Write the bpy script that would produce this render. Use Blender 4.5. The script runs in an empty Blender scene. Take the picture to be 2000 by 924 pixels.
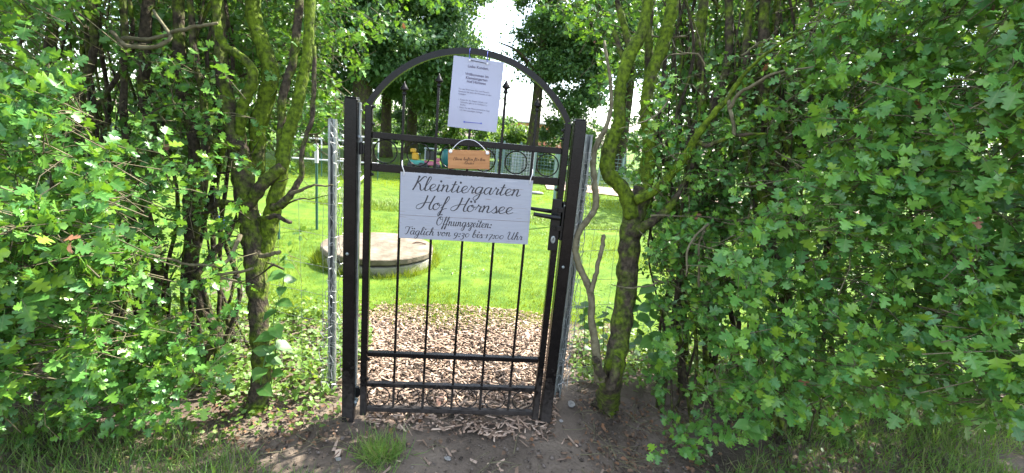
import bpy, math, random
import numpy as np
from mathutils import Vector, Matrix

scn = bpy.context.scene
COL = scn.collection
RNG = np.random.default_rng(11)
random.seed(5)

# ------------------------------------------------------------------ camera
F = 900.0                       # focal length in pixels of the 2000 px wide photograph
PITCH, ROLL, EYE = math.radians(12.74), math.radians(5.19), 1.584
cp, sp, cr, sr = math.cos(PITCH), math.sin(PITCH), math.cos(ROLL), math.sin(ROLL)
C0 = np.array([0, 0, EYE])
FW = np.array([0, cp, -sp]); UP0 = np.array([0, sp, cp]); RT0 = np.array([1.0, 0, 0])
RT = RT0 * cr + UP0 * sr
UPV = UP0 * cr - RT0 * sr
cd = bpy.data.cameras.new('camera')
cd.sensor_width = 36; cd.lens = F / 2000 * 36; cd.clip_end = 2000; cd.clip_start = 0.05
cam = bpy.data.objects.new('camera', cd); COL.objects.link(cam)
m = Matrix.Identity(4)
for i in range(3):
    m[i][0] = RT[i]; m[i][1] = UPV[i]; m[i][2] = -FW[i]; m[i][3] = C0[i]
cam.matrix_world = m
scn.camera = cam

# ------------------------------------------------------------------ light
SUN_EL, SUN_AZ = math.radians(50), math.radians(45)      # azimuth clockwise from +Y (behind the gate, to the right)
world = bpy.data.worlds.new('World'); scn.world = world; world.use_nodes = True
nt = world.node_tree; nt.nodes.clear()
sky = nt.nodes.new('ShaderNodeTexSky'); sky.sky_type = 'NISHITA'; sky.sun_disc = False
sky.sun_elevation = SUN_EL; sky.sun_rotation = SUN_AZ; sky.dust_density = 1.2; sky.air_density = 1.0
tc = nt.nodes.new('ShaderNodeTexCoord'); mp = nt.nodes.new('ShaderNodeMapping'); mp.inputs['Scale'].default_value = (1, 1, 2.6)
nz = nt.nodes.new('ShaderNodeTexNoise'); nz.inputs['Scale'].default_value = 2.2; nz.inputs['Detail'].default_value = 7; nz.inputs['Roughness'].default_value = .58
rp = nt.nodes.new('ShaderNodeValToRGB'); rp.color_ramp.elements[0].position = .40; rp.color_ramp.elements[1].position = .66; rp.color_ramp.elements[1].color = (.75, .75, .75, 1)
mx = nt.nodes.new('ShaderNodeMix'); mx.data_type = 'RGBA'; mx.inputs['B'].default_value = (7.6, 8.1, 9.0, 1)
bg = nt.nodes.new('ShaderNodeBackground'); bg.inputs['Strength'].default_value = 0.15
wo = nt.nodes.new('ShaderNodeOutputWorld')
L = nt.links.new
L(tc.outputs['Generated'], mp.inputs['Vector']); L(mp.outputs['Vector'], nz.inputs['Vector']); L(nz.outputs['Fac'], rp.inputs['Fac'])
L(rp.outputs['Color'], mx.inputs['Factor']); L(sky.outputs['Color'], mx.inputs['A']); L(mx.outputs['Result'], bg.inputs['Color']); L(bg.outputs['Background'], wo.inputs['Surface'])
sd = bpy.data.lights.new('sun', 'SUN'); sd.energy = 5.0; sd.angle = math.radians(.5); sd.color = (1, .95, .86)
sun = bpy.data.objects.new('sun', sd); COL.objects.link(sun)
sv = Vector((math.sin(SUN_AZ) * math.cos(SUN_EL), math.cos(SUN_AZ) * math.cos(SUN_EL), math.sin(SUN_EL)))
sun.rotation_euler = sv.to_track_quat('Z', 'Y').to_euler()
scn.view_settings.view_transform = 'Standard'; scn.view_settings.look = 'None'
scn.view_settings.gamma = 1; scn.view_settings.use_curve_mapping = False
scn.view_settings.exposure = 2.2
scn.cycles.max_bounces = 6; scn.cycles.diffuse_bounces = 1; scn.cycles.glossy_bounces = 2; scn.cycles.transmission_bounces = 3; scn.cycles.use_adaptive_sampling = True; scn.cycles.adaptive_threshold = .02

# ------------------------------------------------------------------ helpers
def un(px, py, d):
    """world point seen at photograph pixel px,py at depth d along the view axis"""
    px = np.asarray(px, float); py = np.asarray(py, float); d = np.asarray(d, float)
    return C0 + d[..., None] * (FW + RT * ((px - 1000) / F)[..., None] - UPV * ((py - 462) / F)[..., None])
def gd(px, py, z=0.0):
    r = FW + RT * (px - 1000) / F - UPV * (py - 462) / F
    return (z - EYE) / r[2]
def gr(px, py, z=0.0):
    return un(px, py, gd(px, py, z))
def project(P):
    q = np.asarray(P) - C0; d = q @ FW
    return 1000 + F * (q @ RT) / d, 462 - F * (q @ UPV) / d, d
GY = math.radians(6.2); GW = 0.95
G0 = np.array([-.722, 2.229, 0.0]); GU = np.array([math.cos(GY), math.sin(GY), 0]); GN = np.array([math.sin(GY), -math.cos(GY), 0])
def gp(px, py, off=0.0):
    """gate-plane coordinates (across, up) at a pixel, off metres towards the path"""
    r = FW + RT * (px - 1000) / F - UPV * (py - 462) / F
    t = ((G0 + GN * off - C0) @ GN) / (r @ GN); P = C0 + r * t - G0
    return float(P @ GU), float(P[2])

def tag(o, label=None, cat=None, group=None, kind=None):
    if label: o['label'] = label
    if cat: o['category'] = cat
    if group: o['group'] = group
    if kind: o['kind'] = kind
    return o
def empty(name, loc, label=None, cat=None, group=None, rz=0, kind=None):
    o = bpy.data.objects.new(name, None); COL.objects.link(o); o.location = loc; o.rotation_euler = (0, 0, rz)
    o.empty_display_size = .1
    return tag(o, label, cat, group, kind)
def mesh_np(name, V, T, smooth=False, uv=None):
    V = np.ascontiguousarray(V, np.float32); T = np.ascontiguousarray(T, np.int32)
    me = bpy.data.meshes.new(name)
    me.vertices.add(len(V)); me.vertices.foreach_set('co', V.ravel())
    me.loops.add(T.size); me.loops.foreach_set('vertex_index', T.ravel())
    me.polygons.add(len(T)); me.polygons.foreach_set('loop_start', np.arange(0, T.size, 3, dtype=np.int32))
    if uv is not None:
        l = me.uv_layers.new(name='UVMap'); l.data.foreach_set('uv', np.ascontiguousarray(uv[T.ravel()], np.float32).ravel())
    me.update(calc_edges=True); me.validate()
    if smooth: me.polygons.foreach_set('use_smooth', np.ones(len(me.polygons), bool))
    return me
def link(name, me, mat, parent=None, loc=None):
    o = bpy.data.objects.new(name, me); COL.objects.link(o)
    if mat is not None and not me.materials: me.materials.append(mat)
    if parent: o.parent = parent
    if loc is not None: o.location = loc
    return o
def inst(V, T, M, P, uv=None):
    """many transformed copies of a template as one vertex/triangle soup"""
    n, k = len(P), len(V)
    W = np.einsum('nij,kj->nki', M, V) + P[:, None, :]
    TT = (T[None] + (np.arange(n) * k)[:, None, None]).reshape(-1, 3)
    return W.reshape(-1, 3), TT, (None if uv is None else np.tile(uv, (n, 1)))
def join(parts):
    Vs, Ts, Us, o = [], [], [], 0
    for p in parts:
        Vs.append(p[0]); Ts.append(p[1] + o); o += len(p[0])
        if len(p) > 2 and p[2] is not None: Us.append(p[2])
    return np.concatenate(Vs), np.concatenate(Ts), (np.concatenate(Us) if Us else None)
class MB:
    def __init__(s): s.v = []; s.f = []
    def box(s, a, b, bev=0.0):
        (x0, y0, z0), (x1, y1, z1) = a, b
        if bev:
            e = bev; n = len(s.v)      # chamfered prism-ish box: three nested rings
            for z, q in ((z0, e), (z0 + e, 0), (z1 - e, 0), (z1, e)):
                for x, y in ((x0 + q, y0 + e), (x0 + e, y0 + q), (x1 - e, y0 + q), (x1 - q, y0 + e), (x1 - q, y1 - e), (x1 - e, y1 - q), (x0 + e, y1 - q), (x0 + q, y1 - e)):
                    s.v.append((x, y, z))
            for r in range(3):
                for i in range(8):
                    j = (i + 1) % 8; s.f.append((n + r * 8 + i, n + r * 8 + j, n + r * 8 + 8 + j, n + r * 8 + 8 + i))
            s.f.append(tuple(n + i for i in range(7, -1, -1))); s.f.append(tuple(n + 24 + i for i in range(8)))
            return s
        n = len(s.v)
        s.v += [(x, y, z) for z in (z0, z1) for x, y in ((x0, y0), (x1, y0), (x1, y1), (x0, y1))]
        s.f += [tuple(n + i for i in q) for q in ((3, 2, 1, 0), (4, 5, 6, 7), (0, 1, 5, 4), (1, 2, 6, 5), (2, 3, 7, 6), (3, 0, 4, 7))]
        return s
    def tube(s, pts, rad, sides=8, closed=False, cap=True):
        V, T = tube_np(pts, rad, sides, closed, cap); n = len(s.v)
        s.v += [tuple(p) for p in V]; s.f += [tuple(int(i) + n for i in t) for t in T]; return s
    def lathe(s, c, prof, n=20):
        b = len(s.v); k = len(prof)
        for i in range(n):
            a = 2 * math.pi * i / n
            for r, z in prof: s.v.append((c[0] + r * math.cos(a), c[1] + r * math.sin(a), c[2] + z))
        for i in range(n):
            j = (i + 1) % n
            for q in range(k - 1): s.f.append((b + i * k + q, b + j * k + q, b + j * k + q + 1, b + i * k + q + 1))
        s.f.append(tuple(b + i * k + k - 1 for i in range(n))); s.f.append(tuple(b + i * k for i in range(n - 1, -1, -1)))
        return s
    def build(s, name, mat, parent=None, smooth=False, loc=None):
        me = bpy.data.meshes.new(name); me.from_pydata(s.v, [], s.f); me.update()
        if smooth: me.polygons.foreach_set('use_smooth', np.ones(len(me.polygons), bool))
        return link(name, me, mat, parent, loc)
def spline(P, n):
    P = np.asarray(P, float); Q = np.vstack([2 * P[0] - P[1], P, 2 * P[-1] - P[-2]]); out = []
    for i in range(1, len(Q) - 2):
        a, b, c, d = Q[i - 1], Q[i], Q[i + 1], Q[i + 2]
        for t in np.linspace(0, 1, n, endpoint=False):
            out.append(.5 * (2 * b + (c - a) * t + (2 * a - 5 * b + 4 * c - d) * t * t + (3 * b - a - 3 * c + d) * t ** 3))
    out.append(P[-1]); return np.array(out)
def tube_np(pts, rad, sides=8, closed=False, cap=True, rough=0.0):
    P = np.asarray(pts, float); n = len(P); R = np.broadcast_to(np.asarray(rad, float), (n,))
    if closed: t = np.roll(P, -1, 0) - np.roll(P, 1, 0)
    else: t = np.gradient(P, axis=0)
    t /= np.linalg.norm(t, axis=1)[:, None] + 1e-12
    a = np.array([1.0, 0, 0]) if abs(t[0][0]) < .8 else np.array([0, 1.0, 0])
    u = a - t[0] * (a @ t[0]); u /= np.linalg.norm(u); ang = np.arange(sides) * 2 * math.pi / sides; V = []
    for i in range(n):
        u = u - t[i] * (u @ t[i]); u /= np.linalg.norm(u) + 1e-12; w = np.cross(t[i], u)
        r = R[i] * (1 + (RNG.normal(0, rough, sides) if rough else 0))
        V.append(P[i] + (np.cos(ang) * r)[:, None] * u + (np.sin(ang) * r)[:, None] * w)
    V = np.concatenate(V); T = []
    ii = np.arange(sides); jj = (ii + 1) % sides
    for i in range(n if closed else n - 1):
        k = ((i + 1) % n) * sides; b = i * sides
        T.append(np.stack([b + ii, b + jj, k + jj], 1)); T.append(np.stack([b + ii, k + jj, k + ii], 1))
    if cap and not closed:
        V = np.vstack([V, P[0], P[-1]]); c0 = n * sides
        T.append(np.stack([jj, ii, np.full(sides, c0)], 1)); T.append(np.stack([(n - 1) * sides + ii, (n - 1) * sides + jj, np.full(sides, c0 + 1)], 1))
    return V, np.concatenate(T)
def inpoly(x, y, poly):
    r = np.zeros(len(x), bool); n = len(poly)
    for i in range(n):
        (x0, y0), (x1, y1) = poly[i], poly[(i + 1) % n]
        c = ((y0 > y) != (y1 > y)) & (x < (x1 - x0) * (y - y0) / ((y1 - y0) if y1 != y0 else 1e-9) + x0); r ^= c
    return r
def nrm(a): return a / (np.linalg.norm(a, axis=-1, keepdims=True) + 1e-12)
def vnoise(x, y, s, seed=0):
    """cheap smooth 2d noise in -1..1"""
    g = np.random.default_rng(seed).normal(0, 1, (6, 4)); o = 0
    for k in g: o = o + np.sin(x / s * k[0] * 2 + y / s * k[1] * 2 + k[2] * 9) * .4
    return np.clip(o, -1.4, 1.4)

# ------------------------------------------------------------------ materials
def mat(name, base, rough=.6, metal=0.0, spec=.4, var=None, scale=8, bump=0.0, bscale=60, detail=5, stretch=(1, 1, 1), coat=0, ramp=(.35, .65)):
    M = bpy.data.materials.new(name); M.use_nodes = True; n = M.node_tree.nodes; l = M.node_tree.links.new; b = n['Principled BSDF']
    b.inputs['Base Color'].default_value = (*base, 1); b.inputs['Roughness'].default_value = rough; b.inputs['Metallic'].default_value = metal
    b.inputs['Specular IOR Level'].default_value = spec; b.inputs['Coat Weight'].default_value = coat
    t = n.new('ShaderNodeTexCoord'); mpn = n.new('ShaderNodeMapping'); mpn.inputs['Scale'].default_value = stretch; l(t.outputs['Object'], mpn.inputs['Vector'])
    if var is not None:
        z = n.new('ShaderNodeTexNoise'); z.inputs['Scale'].default_value = scale; z.inputs['Detail'].default_value = detail; z.inputs['Roughness'].default_value = .62
        l(mpn.outputs['Vector'], z.inputs['Vector']); r = n.new('ShaderNodeValToRGB'); e = r.color_ramp.elements
        e[0].position, e[1].position = ramp; e[0].color = (*base, 1); e[1].color = (*var, 1)
        l(z.outputs['Fac'], r.inputs['Fac']); l(r.outputs['Color'], b.inputs['Base Color'])
    if bump:
        z = n.new('ShaderNodeTexNoise'); z.inputs['Scale'].default_value = bscale; z.inputs['Detail'].default_value = 6; l(mpn.outputs['Vector'], z.inputs['Vector'])
        p = n.new('ShaderNodeBump'); p.inputs['Strength'].default_value = bump; p.inputs['Distance'].default_value = .01; l(z.outputs['Fac'], p.inputs['Height']); l(p.outputs['Normal'], b.inputs['Normal'])
    return M
def leafmat(name, cols, trans, tf=.35, rough=.42, vein=True, spec=.45, coat=0.0):
    """leaf: colour varies leaf by leaf, light shines through"""
    M = bpy.data.materials.new(name); M.use_nodes = True; n = M.node_tree.nodes; l = M.node_tree.links.new; b = n['Principled BSDF']
    b.inputs['Roughness'].default_value = rough; b.inputs['Specular IOR Level'].default_value = spec
    ge = n.new('ShaderNodeNewGeometry'); oi = n.new('ShaderNodeObjectInfo'); ad = n.new('ShaderNodeMath'); ad.operation = 'ADD'; fr = n.new('ShaderNodeMath'); fr.operation = 'FRACT'
    l(ge.outputs['Random Per Island'], ad.inputs[0]); l(oi.outputs['Random'], ad.inputs[1]); l(ad.outputs[0], fr.inputs[0])
    r = n.new('ShaderNodeValToRGB'); e = r.color_ramp.elements
    while len(e) < len(cols): e.new(.5)
    for i, c in enumerate(cols): e[i].position = i / (len(cols) - 1); e[i].color = (*c, 1)
    l(fr.outputs[0], r.inputs['Fac']); out = r.outputs['Color']
    if vein:
        uv = n.new('ShaderNodeUVMap'); sx = n.new('ShaderNodeSeparateXYZ'); l(uv.outputs['UV'], sx.inputs[0])
        ab = n.new('ShaderNodeMath'); ab.operation = 'ABSOLUTE'; l(sx.outputs['X'], ab.inputs[0])
        lt = n.new('ShaderNodeMapRange'); lt.inputs['From Min'].default_value = .012; lt.inputs['From Max'].default_value = .05; lt.inputs['To Min'].default_value = 1; lt.inputs['To Max'].default_value = 0
        l(ab.outputs[0], lt.inputs['Value'])
        # side veins: distance along v minus slope*|u|
        ml = n.new('ShaderNodeMath'); ml.operation = 'MULTIPLY_ADD'; ml.inputs[1].default_value = -.75; l(ab.outputs[0], ml.inputs[0]); l(sx.outputs['Y'], ml.inputs[2])
        sw = n.new('ShaderNodeMath'); sw.operation = 'MULTIPLY'; sw.inputs[1].default_value = 30; l(ml.outputs[0], sw.inputs[0])
        si = n.new('ShaderNodeMath'); si.operation = 'SINE'; l(sw.outputs[0], si.inputs[0])
        s2 = n.new('ShaderNodeMapRange'); s2.inputs['From Min'].default_value = .82; s2.inputs['From Max'].default_value = 1; s2.inputs['To Max'].default_value = .55; l(si.outputs[0], s2.inputs['Value'])
        mxm = n.new('ShaderNodeMath'); mxm.operation = 'MAXIMUM'; l(lt.outputs[0], mxm.inputs[0]); l(s2.outputs[0], mxm.inputs[1])
        mm = n.new('ShaderNodeMath'); mm.operation = 'MULTIPLY'; mm.inputs[1].default_value = .38; l(mxm.outputs[0], mm.inputs[0])
        mc = n.new('ShaderNodeMix'); mc.data_type = 'RGBA'; mc.inputs['B'].default_value = (.16, .24, .07, 1); l(mm.outputs[0], mc.inputs['Factor']); l(out, mc.inputs['A']); out = mc.outputs['Result']
    l(out, b.inputs['Base Color'])
    tr = n.new('ShaderNodeBsdfTranslucent'); hs = n.new('ShaderNodeMix'); hs.data_type = 'RGBA'; hs.inputs['Factor'].default_value = .6; hs.inputs['B'].default_value = (*trans, 1)
    l(out, hs.inputs['A']); l(hs.outputs['Result'], tr.inputs['Color'])
    ms = n.new('ShaderNodeMixShader'); ms.inputs['Fac'].default_value = tf; l(b.outputs[0], ms.inputs[1]); l(tr.outputs[0], ms.inputs[2]); l(ms.outputs[0], n['Material Output'].inputs['Surface'])
    return M
def barkmat(name, moss):
    M = bpy.data.materials.new(name); M.use_nodes = True; n = M.node_tree.nodes; l = M.node_tree.links.new; b = n['Principled BSDF']; b.inputs['Roughness'].default_value = .9; b.inputs['Specular IOR Level'].default_value = .2
    t = n.new('ShaderNodeTexCoord'); z = n.new('ShaderNodeTexNoise'); z.inputs['Scale'].default_value = 9; z.inputs['Detail'].default_value = 8; z.inputs['Roughness'].default_value = .65; l(t.outputs['Object'], z.inputs['Vector'])
    r = n.new('ShaderNodeValToRGB'); e = r.color_ramp.elements; e[0].position = .58 - moss * .35; e[1].position = .74 - moss * .35
    z2 = n.new('ShaderNodeTexNoise'); z2.inputs['Scale'].default_value = 45; z2.inputs['Detail'].default_value = 6; l(t.outputs['Object'], z2.inputs['Vector'])
    bk = n.new('ShaderNodeValToRGB'); bk.color_ramp.elements[0].color = (.016, .013, .009, 1); bk.color_ramp.elements[1].color = (.085, .066, .043, 1); bk.color_ramp.elements[0].position = .3; bk.color_ramp.elements[1].position = .75; l(z2.outputs['Fac'], bk.inputs['Fac'])
    mo = n.new('ShaderNodeValToRGB'); mo.color_ramp.elements[0].color = (.022, .036, .004, 1); mo.color_ramp.elements[1].color = (.13, .195, .010, 1); mo.color_ramp.elements[0].position = .3; mo.color_ramp.elements[1].position = .7; l(z2.outputs['Fac'], mo.inputs['Fac'])
    l(z.outputs['Fac'], r.inputs['Fac']); mc = n.new('ShaderNodeMix'); mc.data_type = 'RGBA'; l(r.outputs['Color'], mc.inputs['Factor']); l(bk.outputs['Color'], mc.inputs['A']); l(mo.outputs['Color'], mc.inputs['B']); l(mc.outputs['Result'], b.inputs['Base Color'])
    mp_ = n.new('ShaderNodeMapping'); mp_.inputs['Scale'].default_value = (1, 1, .35); l(t.outputs['Object'], mp_.inputs['Vector'])
    vo = n.new('ShaderNodeTexNoise'); vo.inputs['Scale'].default_value = 70; vo.inputs['Detail'].default_value = 5; l(mp_.outputs['Vector'], vo.inputs['Vector'])
    p = n.new('ShaderNodeBump'); p.inputs['Strength'].default_value = 1.0; p.inputs['Distance'].default_value = .016; l(vo.outputs['Fac'], p.inputs['Height']); l(p.outputs['Normal'], b.inputs['Normal'])
    return M
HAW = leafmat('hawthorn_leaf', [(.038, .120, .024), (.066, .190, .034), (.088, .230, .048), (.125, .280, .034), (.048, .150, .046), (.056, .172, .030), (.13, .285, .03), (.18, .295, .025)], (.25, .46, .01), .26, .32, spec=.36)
HAW_SHADE = leafmat('hawthorn_leaf_shaded', [(.028, .085, .016), (.045, .13, .02), (.07, .175, .025)], (.22, .38, .03), .30, .5, vein=False)  # same leaf in darker greens, hedge-interior shade painted into the colour
DRYLEAF = leafmat('withered_leaf', [(.16, .06, .03), (.22, .10, .05), (.11, .05, .03)], (.4, .15, .05), .2, .7, vein=False)
WEED = leafmat('weed_leaf', [(.04, .12, .03), (.06, .16, .03), (.08, .20, .04)], (.22, .42, .04), .4, .45, vein=True)
IVY = leafmat('ground_leaf', [(.07, .15, .022), (.11, .21, .028), (.16, .26, .045)], (.38, .5, .04), .38, .5, vein=False)
TREEA = leafmat('tree_leaf_dark', [(.040, .095, .034), (.060, .135, .042), (.085, .175, .055)], (.18, .32, .04), .40, .4, vein=False)
TREEB = leafmat('tree_leaf_fresh', [(.03, .08, .025), (.05, .12, .03), (.08, .16, .04)], (.2, .34, .04), .38, .45, vein=False)
BUSHL = leafmat('bush_leaf', [(.04, .10, .02), (.08, .18, .03), (.12, .24, .04)], (.3, .45, .04), .42, .5, vein=False)
GRASS = leafmat('grass_blade', [(.060, .115, .006), (.105, .175, .007), (.155, .22, .009), (.205, .225, .022)], (.32, .39, .008), .4, .5, vein=False)
GRASS2 = leafmat('verge_grass_blade', [(.06, .15, .022), (.09, .20, .028), (.13, .22, .045), (.22, .20, .09)], (.3, .45, .05), .35, .55, vein=False)
def patchy(M, colb, scale):
    n = M.node_tree.nodes; l = M.node_tree.links.new; b = n['Principled BSDF']; src = b.inputs['Base Color'].links[0].from_socket
    t = n.new('ShaderNodeTexCoord'); z = n.new('ShaderNodeTexNoise'); z.inputs['Scale'].default_value = scale; z.inputs['Detail'].default_value = 5; l(t.outputs['Object'], z.inputs['Vector'])
    r = n.new('ShaderNodeMapRange'); r.inputs['From Min'].default_value = .47; r.inputs['From Max'].default_value = .70; r.inputs['To Max'].default_value = .8; l(z.outputs['Fac'], r.inputs['Value'])
    mc = n.new('ShaderNodeMix'); mc.data_type = 'RGBA'; mc.inputs['B'].default_value = (*colb, 1); l(r.outputs[0], mc.inputs['Factor']); l(src, mc.inputs['A'])
    for lk in list(M.node_tree.links):
        if lk.from_socket == src and lk.to_node != mc: l(mc.outputs['Result'], lk.to_socket)
patchy(GRASS, (.035, .085, .012), 2.6)
BARK = barkmat('bark_brown', .25); MOSS = barkmat('bark_mossy', .42); MOSSY = barkmat('bark_very_mossy', .82)
TWIG = mat('twig_bark', (.075, .064, .035), .85, var=(.15, .135, .08), scale=30, spec=.2)
BLACK = mat('black_powder_coat', (.0035, .003, .003), .28, spec=.18, var=(.008, .0065, .006), scale=14, bump=.05, bscale=220)
def dusty(M):
    n = M.node_tree.nodes; l = M.node_tree.links.new; b = n['Principled BSDF']; src = b.inputs['Base Color'].links[0].from_socket
    t = n.new('ShaderNodeTexCoord'); sx = n.new('ShaderNodeSeparateXYZ'); l(t.outputs['Object'], sx.inputs[0])
    mr = n.new('ShaderNodeMapRange'); mr.inputs['From Min'].default_value = .0; mr.inputs['From Max'].default_value = .42; mr.inputs['To Min'].default_value = .30; mr.inputs['To Max'].default_value = -.12; l(sx.outputs['Z'], mr.inputs['Value'])
    z = n.new('ShaderNodeTexNoise'); z.inputs['Scale'].default_value = 38; z.inputs['Detail'].default_value = 8; z.inputs['Roughness'].default_value = .7; l(t.outputs['Object'], z.inputs['Vector'])
    ad = n.new('ShaderNodeMath'); ad.operation = 'ADD'; l(z.outputs['Fac'], ad.inputs[0]); l(mr.outputs[0], ad.inputs[1])
    r = n.new('ShaderNodeMapRange'); r.inputs['From Min'].default_value = .52; r.inputs['From Max'].default_value = .80; r.inputs['To Max'].default_value = .75; l(ad.outputs[0], r.inputs['Value'])
    mc = n.new('ShaderNodeMix'); mc.data_type = 'RGBA'; mc.inputs['B'].default_value = (.045, .037, .032, 1); l(r.outputs[0], mc.inputs['Factor']); l(src, mc.inputs['A']); l(mc.outputs['Result'], b.inputs['Base Color'])
    rr = n.new('ShaderNodeMapRange'); rr.inputs['To Min'].default_value = .27; rr.inputs['To Max'].default_value = .9; l(r.outputs[0], rr.inputs['Value']); l(rr.outputs[0], b.inputs['Roughness'])
dusty(BLACK)
BLACKB = mat('black_plastic', (.005, .005, .005), .34, spec=.25)
GALV = mat('galvanised_steel', (.15, .17, .16), .42, .6, var=(.30, .32, .31), scale=40, stretch=(1, 1, .3))
WIRE = mat('galvanised_wire', (.40, .41, .40), .45, .6)
SOIL = mat('soil', (.066, .051, .039), .95, var=(.180, .142, .108), scale=2.6, bump=.9, bscale=55, detail=9, spec=.15, ramp=(.30, .72))
LAWN = mat('lawn', (.04, .09, .008), .9, var=(.10, .165, .015), scale=4, bump=.6, bscale=80, spec=.15)
SAND = mat('sandy_path', (.34, .25, .19), .95, var=(.42, .33, .26), scale=6, bump=.4, spec=.15)
CHIP = leafmat('wood_chip', [(.07, .047, .033), (.22, .145, .098), (.36, .25, .18), (.48, .36, .27), (.15, .105, .08), (.30, .215, .155)], (.1, .1, .1), .0, .85, vein=False, spec=.2)
CONC = mat('weathered_concrete', (.10, .082, .058), .92, var=(.20, .165, .125), scale=7, bump=.5, bscale=50, detail=8, spec=.2)
CONCD = mat('mossy_concrete', (.17, .17, .10), .92, var=(.33, .31, .25), scale=5, bump=.5, bscale=50, detail=8, spec=.2)
STONE = mat('pale_stone', (.17, .16, .145), .85, var=(.28, .265, .24), scale=14, bump=.5, bscale=30)
INK = mat('dark_grey_print', (.022, .020, .025), .55)
WHITEP = mat('white_paint', (.5, .48, .48), .5)
TIE = mat('white_cable_tie', (.5, .5, .5), .35)

# ------------------------------------------------------------------ setting: ground, lawn, path
def sheet(name, xs, ys, zf, mt, kind='structure'):
    X, Y = np.meshgrid(xs, ys); Z = zf(X, Y); V = np.stack([X, Y, Z], -1).reshape(-1, 3); w = len(xs); h = len(ys)
    i = (np.arange(h - 1)[:, None] * w + np.arange(w - 1)[None]).ravel()
    T = np.concatenate([np.stack([i, i + 1, i + w + 1], 1), np.stack([i, i + w + 1, i + w], 1)])
    o = link(name, mesh_np(name, V, T, True), mt); o['kind'] = kind; return o
def relief(X, Y):
    near = np.exp(-((X / 7) ** 2 + ((Y - 2.5) / 6) ** 2))
    return near * (.010 * vnoise(X, Y, .55, 3) + .006 * vnoise(X, Y, .16, 4)) - .004
xs = np.concatenate([np.linspace(-900, -6, 12), np.linspace(-5, 5, 170), np.linspace(6, 900, 12)])
ys = np.concatenate([np.linspace(-60, -.5, 6), np.linspace(0, 8, 150), np.linspace(9, 1500, 24)])
ground = sheet('ground', xs, ys, relief, SOIL)
tag(ground, 'dark trodden soil of the path in front of the gate')
def lawn_edge(x):      # where the grass starts behind the gate
    return 3.72 + .10 * np.sin(x * 2.3 + .6) + .07 * np.sin(x * 5.1) - .45 * np.clip((np.abs(x + .3) - 1.0) / .5, 0, 1)
xs = np.concatenate([np.linspace(-120, -6, 14), np.linspace(-5.5, 5.5, 90), np.linspace(6, 120, 14)]); tt = np.concatenate([np.linspace(0, .05, 26), np.linspace(.055, 1, 40)])
X, Tt = np.meshgrid(xs, tt); Y = lawn_edge(X) + Tt * (90 - lawn_edge(X)); Z = .006 + .016 * np.clip(Tt * 90 / 1.2, 0, 1) + .010 * vnoise(X, Y, .9, 6) * (Y < 20) * np.clip(Tt * 90 / 1.2, 0, 1)
V = np.stack([X, Y, Z], -1).reshape(-1, 3); w = len(xs); h = len(tt); i = (np.arange(h - 1)[:, None] * w + np.arange(w - 1)[None]).ravel()
lawn = link('lawn', mesh_np('lawn', V, np.concatenate([np.stack([i, i + 1, i + w + 1], 1), np.stack([i, i + w + 1, i + w], 1)]), True), LAWN)
tag(lawn, 'bright green sunlit lawn behind the gate', kind='structure')
xs = np.linspace(.9, 14, 40); X, Tt = np.meshgrid(xs, np.linspace(0, 1, 6)); Y = 13.2 + .4 * np.sin(X * .9) + Tt * (2.6 + .4 * np.sin(X * 1.7))
V = np.stack([X, Y, 0 * X + .052], -1).reshape(-1, 3); w = 40; i = (np.arange(5)[:, None] * w + np.arange(w - 1)[None]).ravel()
tag(link('path', mesh_np('path', V, np.concatenate([np.stack([i, i + 1, i + w + 1], 1), np.stack([i, i + w + 1, i + w], 1)]), True), SAND), 'bare sandy strip along the wire pens', kind='structure')

# ------------------------------------------------------------------ the gate
GATE = empty('garden_gate', G0, 'black wrought iron garden gate with round arch, spear bars and ring rows', 'gate', rz=GY)
# heights of the rails and profile sizes
R1, R2, R3, R4, R5 = 1.512, 1.360, .3775, .199, .050
hs = .0165                       # half stile
vS = .5 * (gp(722, 200)[1] + gp(1110, 247)[1]); vA = gp(907, 101)[1]
for x in (0, GW):
    MB().box((x - hs, -.018, .015), (x + hs, .018, vS), .003).build('stile', BLACK, GATE)
def rail(z, hh, dp):
    MB().box((hs + .0015, -dp, z - hh), (GW - hs - .0015, dp, z + hh), .0025).build('rail', BLACK, GATE)
rail(R1, .015, .013); rail(R2, .019, .015); rail(R3, .013, .015); rail(R4, .012, .015); rail(R5, .013, .015)
# arch: circular segment of rectangular section
hw = GW / 2; sag = vA - vS; RR = (hw * hw + sag * sag) / (2 * sag); cz = vA - RR; a0 = math.asin(hw / RR); nA = 40
mb = MB(); b0 = 0
for i in range(nA + 1):
    a = -a0 + 2 * a0 * i / nA
    for rr, yy in ((RR - .014, -.0155), (RR + .014, -.0155), (RR + .014, .0155), (RR - .014, .0155)):
        mb.v.append((hw + rr * math.sin(a), yy, cz + rr * math.cos(a) + .004))
for i in range(nA):
    for q in range(4):
        s = i * 4; mb.f.append((s + q, s + (q + 1) % 4, s + 4 + (q + 1) % 4, s + 4 + q))
mb.f += [(0, 1, 2, 3), (nA * 4 + 3, nA * 4 + 2, nA * 4 + 1, nA * 4)]
mb.build('arch', BLACK, GATE)
tops = [gp(795, 160)[1], gp(860, 144)[1], 1.80, gp(989, 156)[1], gp(1048, 192)[1]]
for i in range(5):
    x = GW * (i + 1) / 6; zt = tops[i]; r = .0062
    bo = MB().box((x - r, -r, R5 - .01), (x + r, r, zt - .055), .0012).build('bar', BLACK, GATE)
    s = MB(); s.lathe((x, 0, zt - .062), [(.009, 0), (.012, .006), (.009, .012), (.0085, .02), (.021, .026), (.020, .030), (.011, .044), (.004, .056), (.0005, .064)], 8)
    s.build('spear_tip', BLACK, bo, True)
    for z, hh in ((R1, .015), (R2, .019), (R3, .013), (R4, .012)):
        pass
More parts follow.
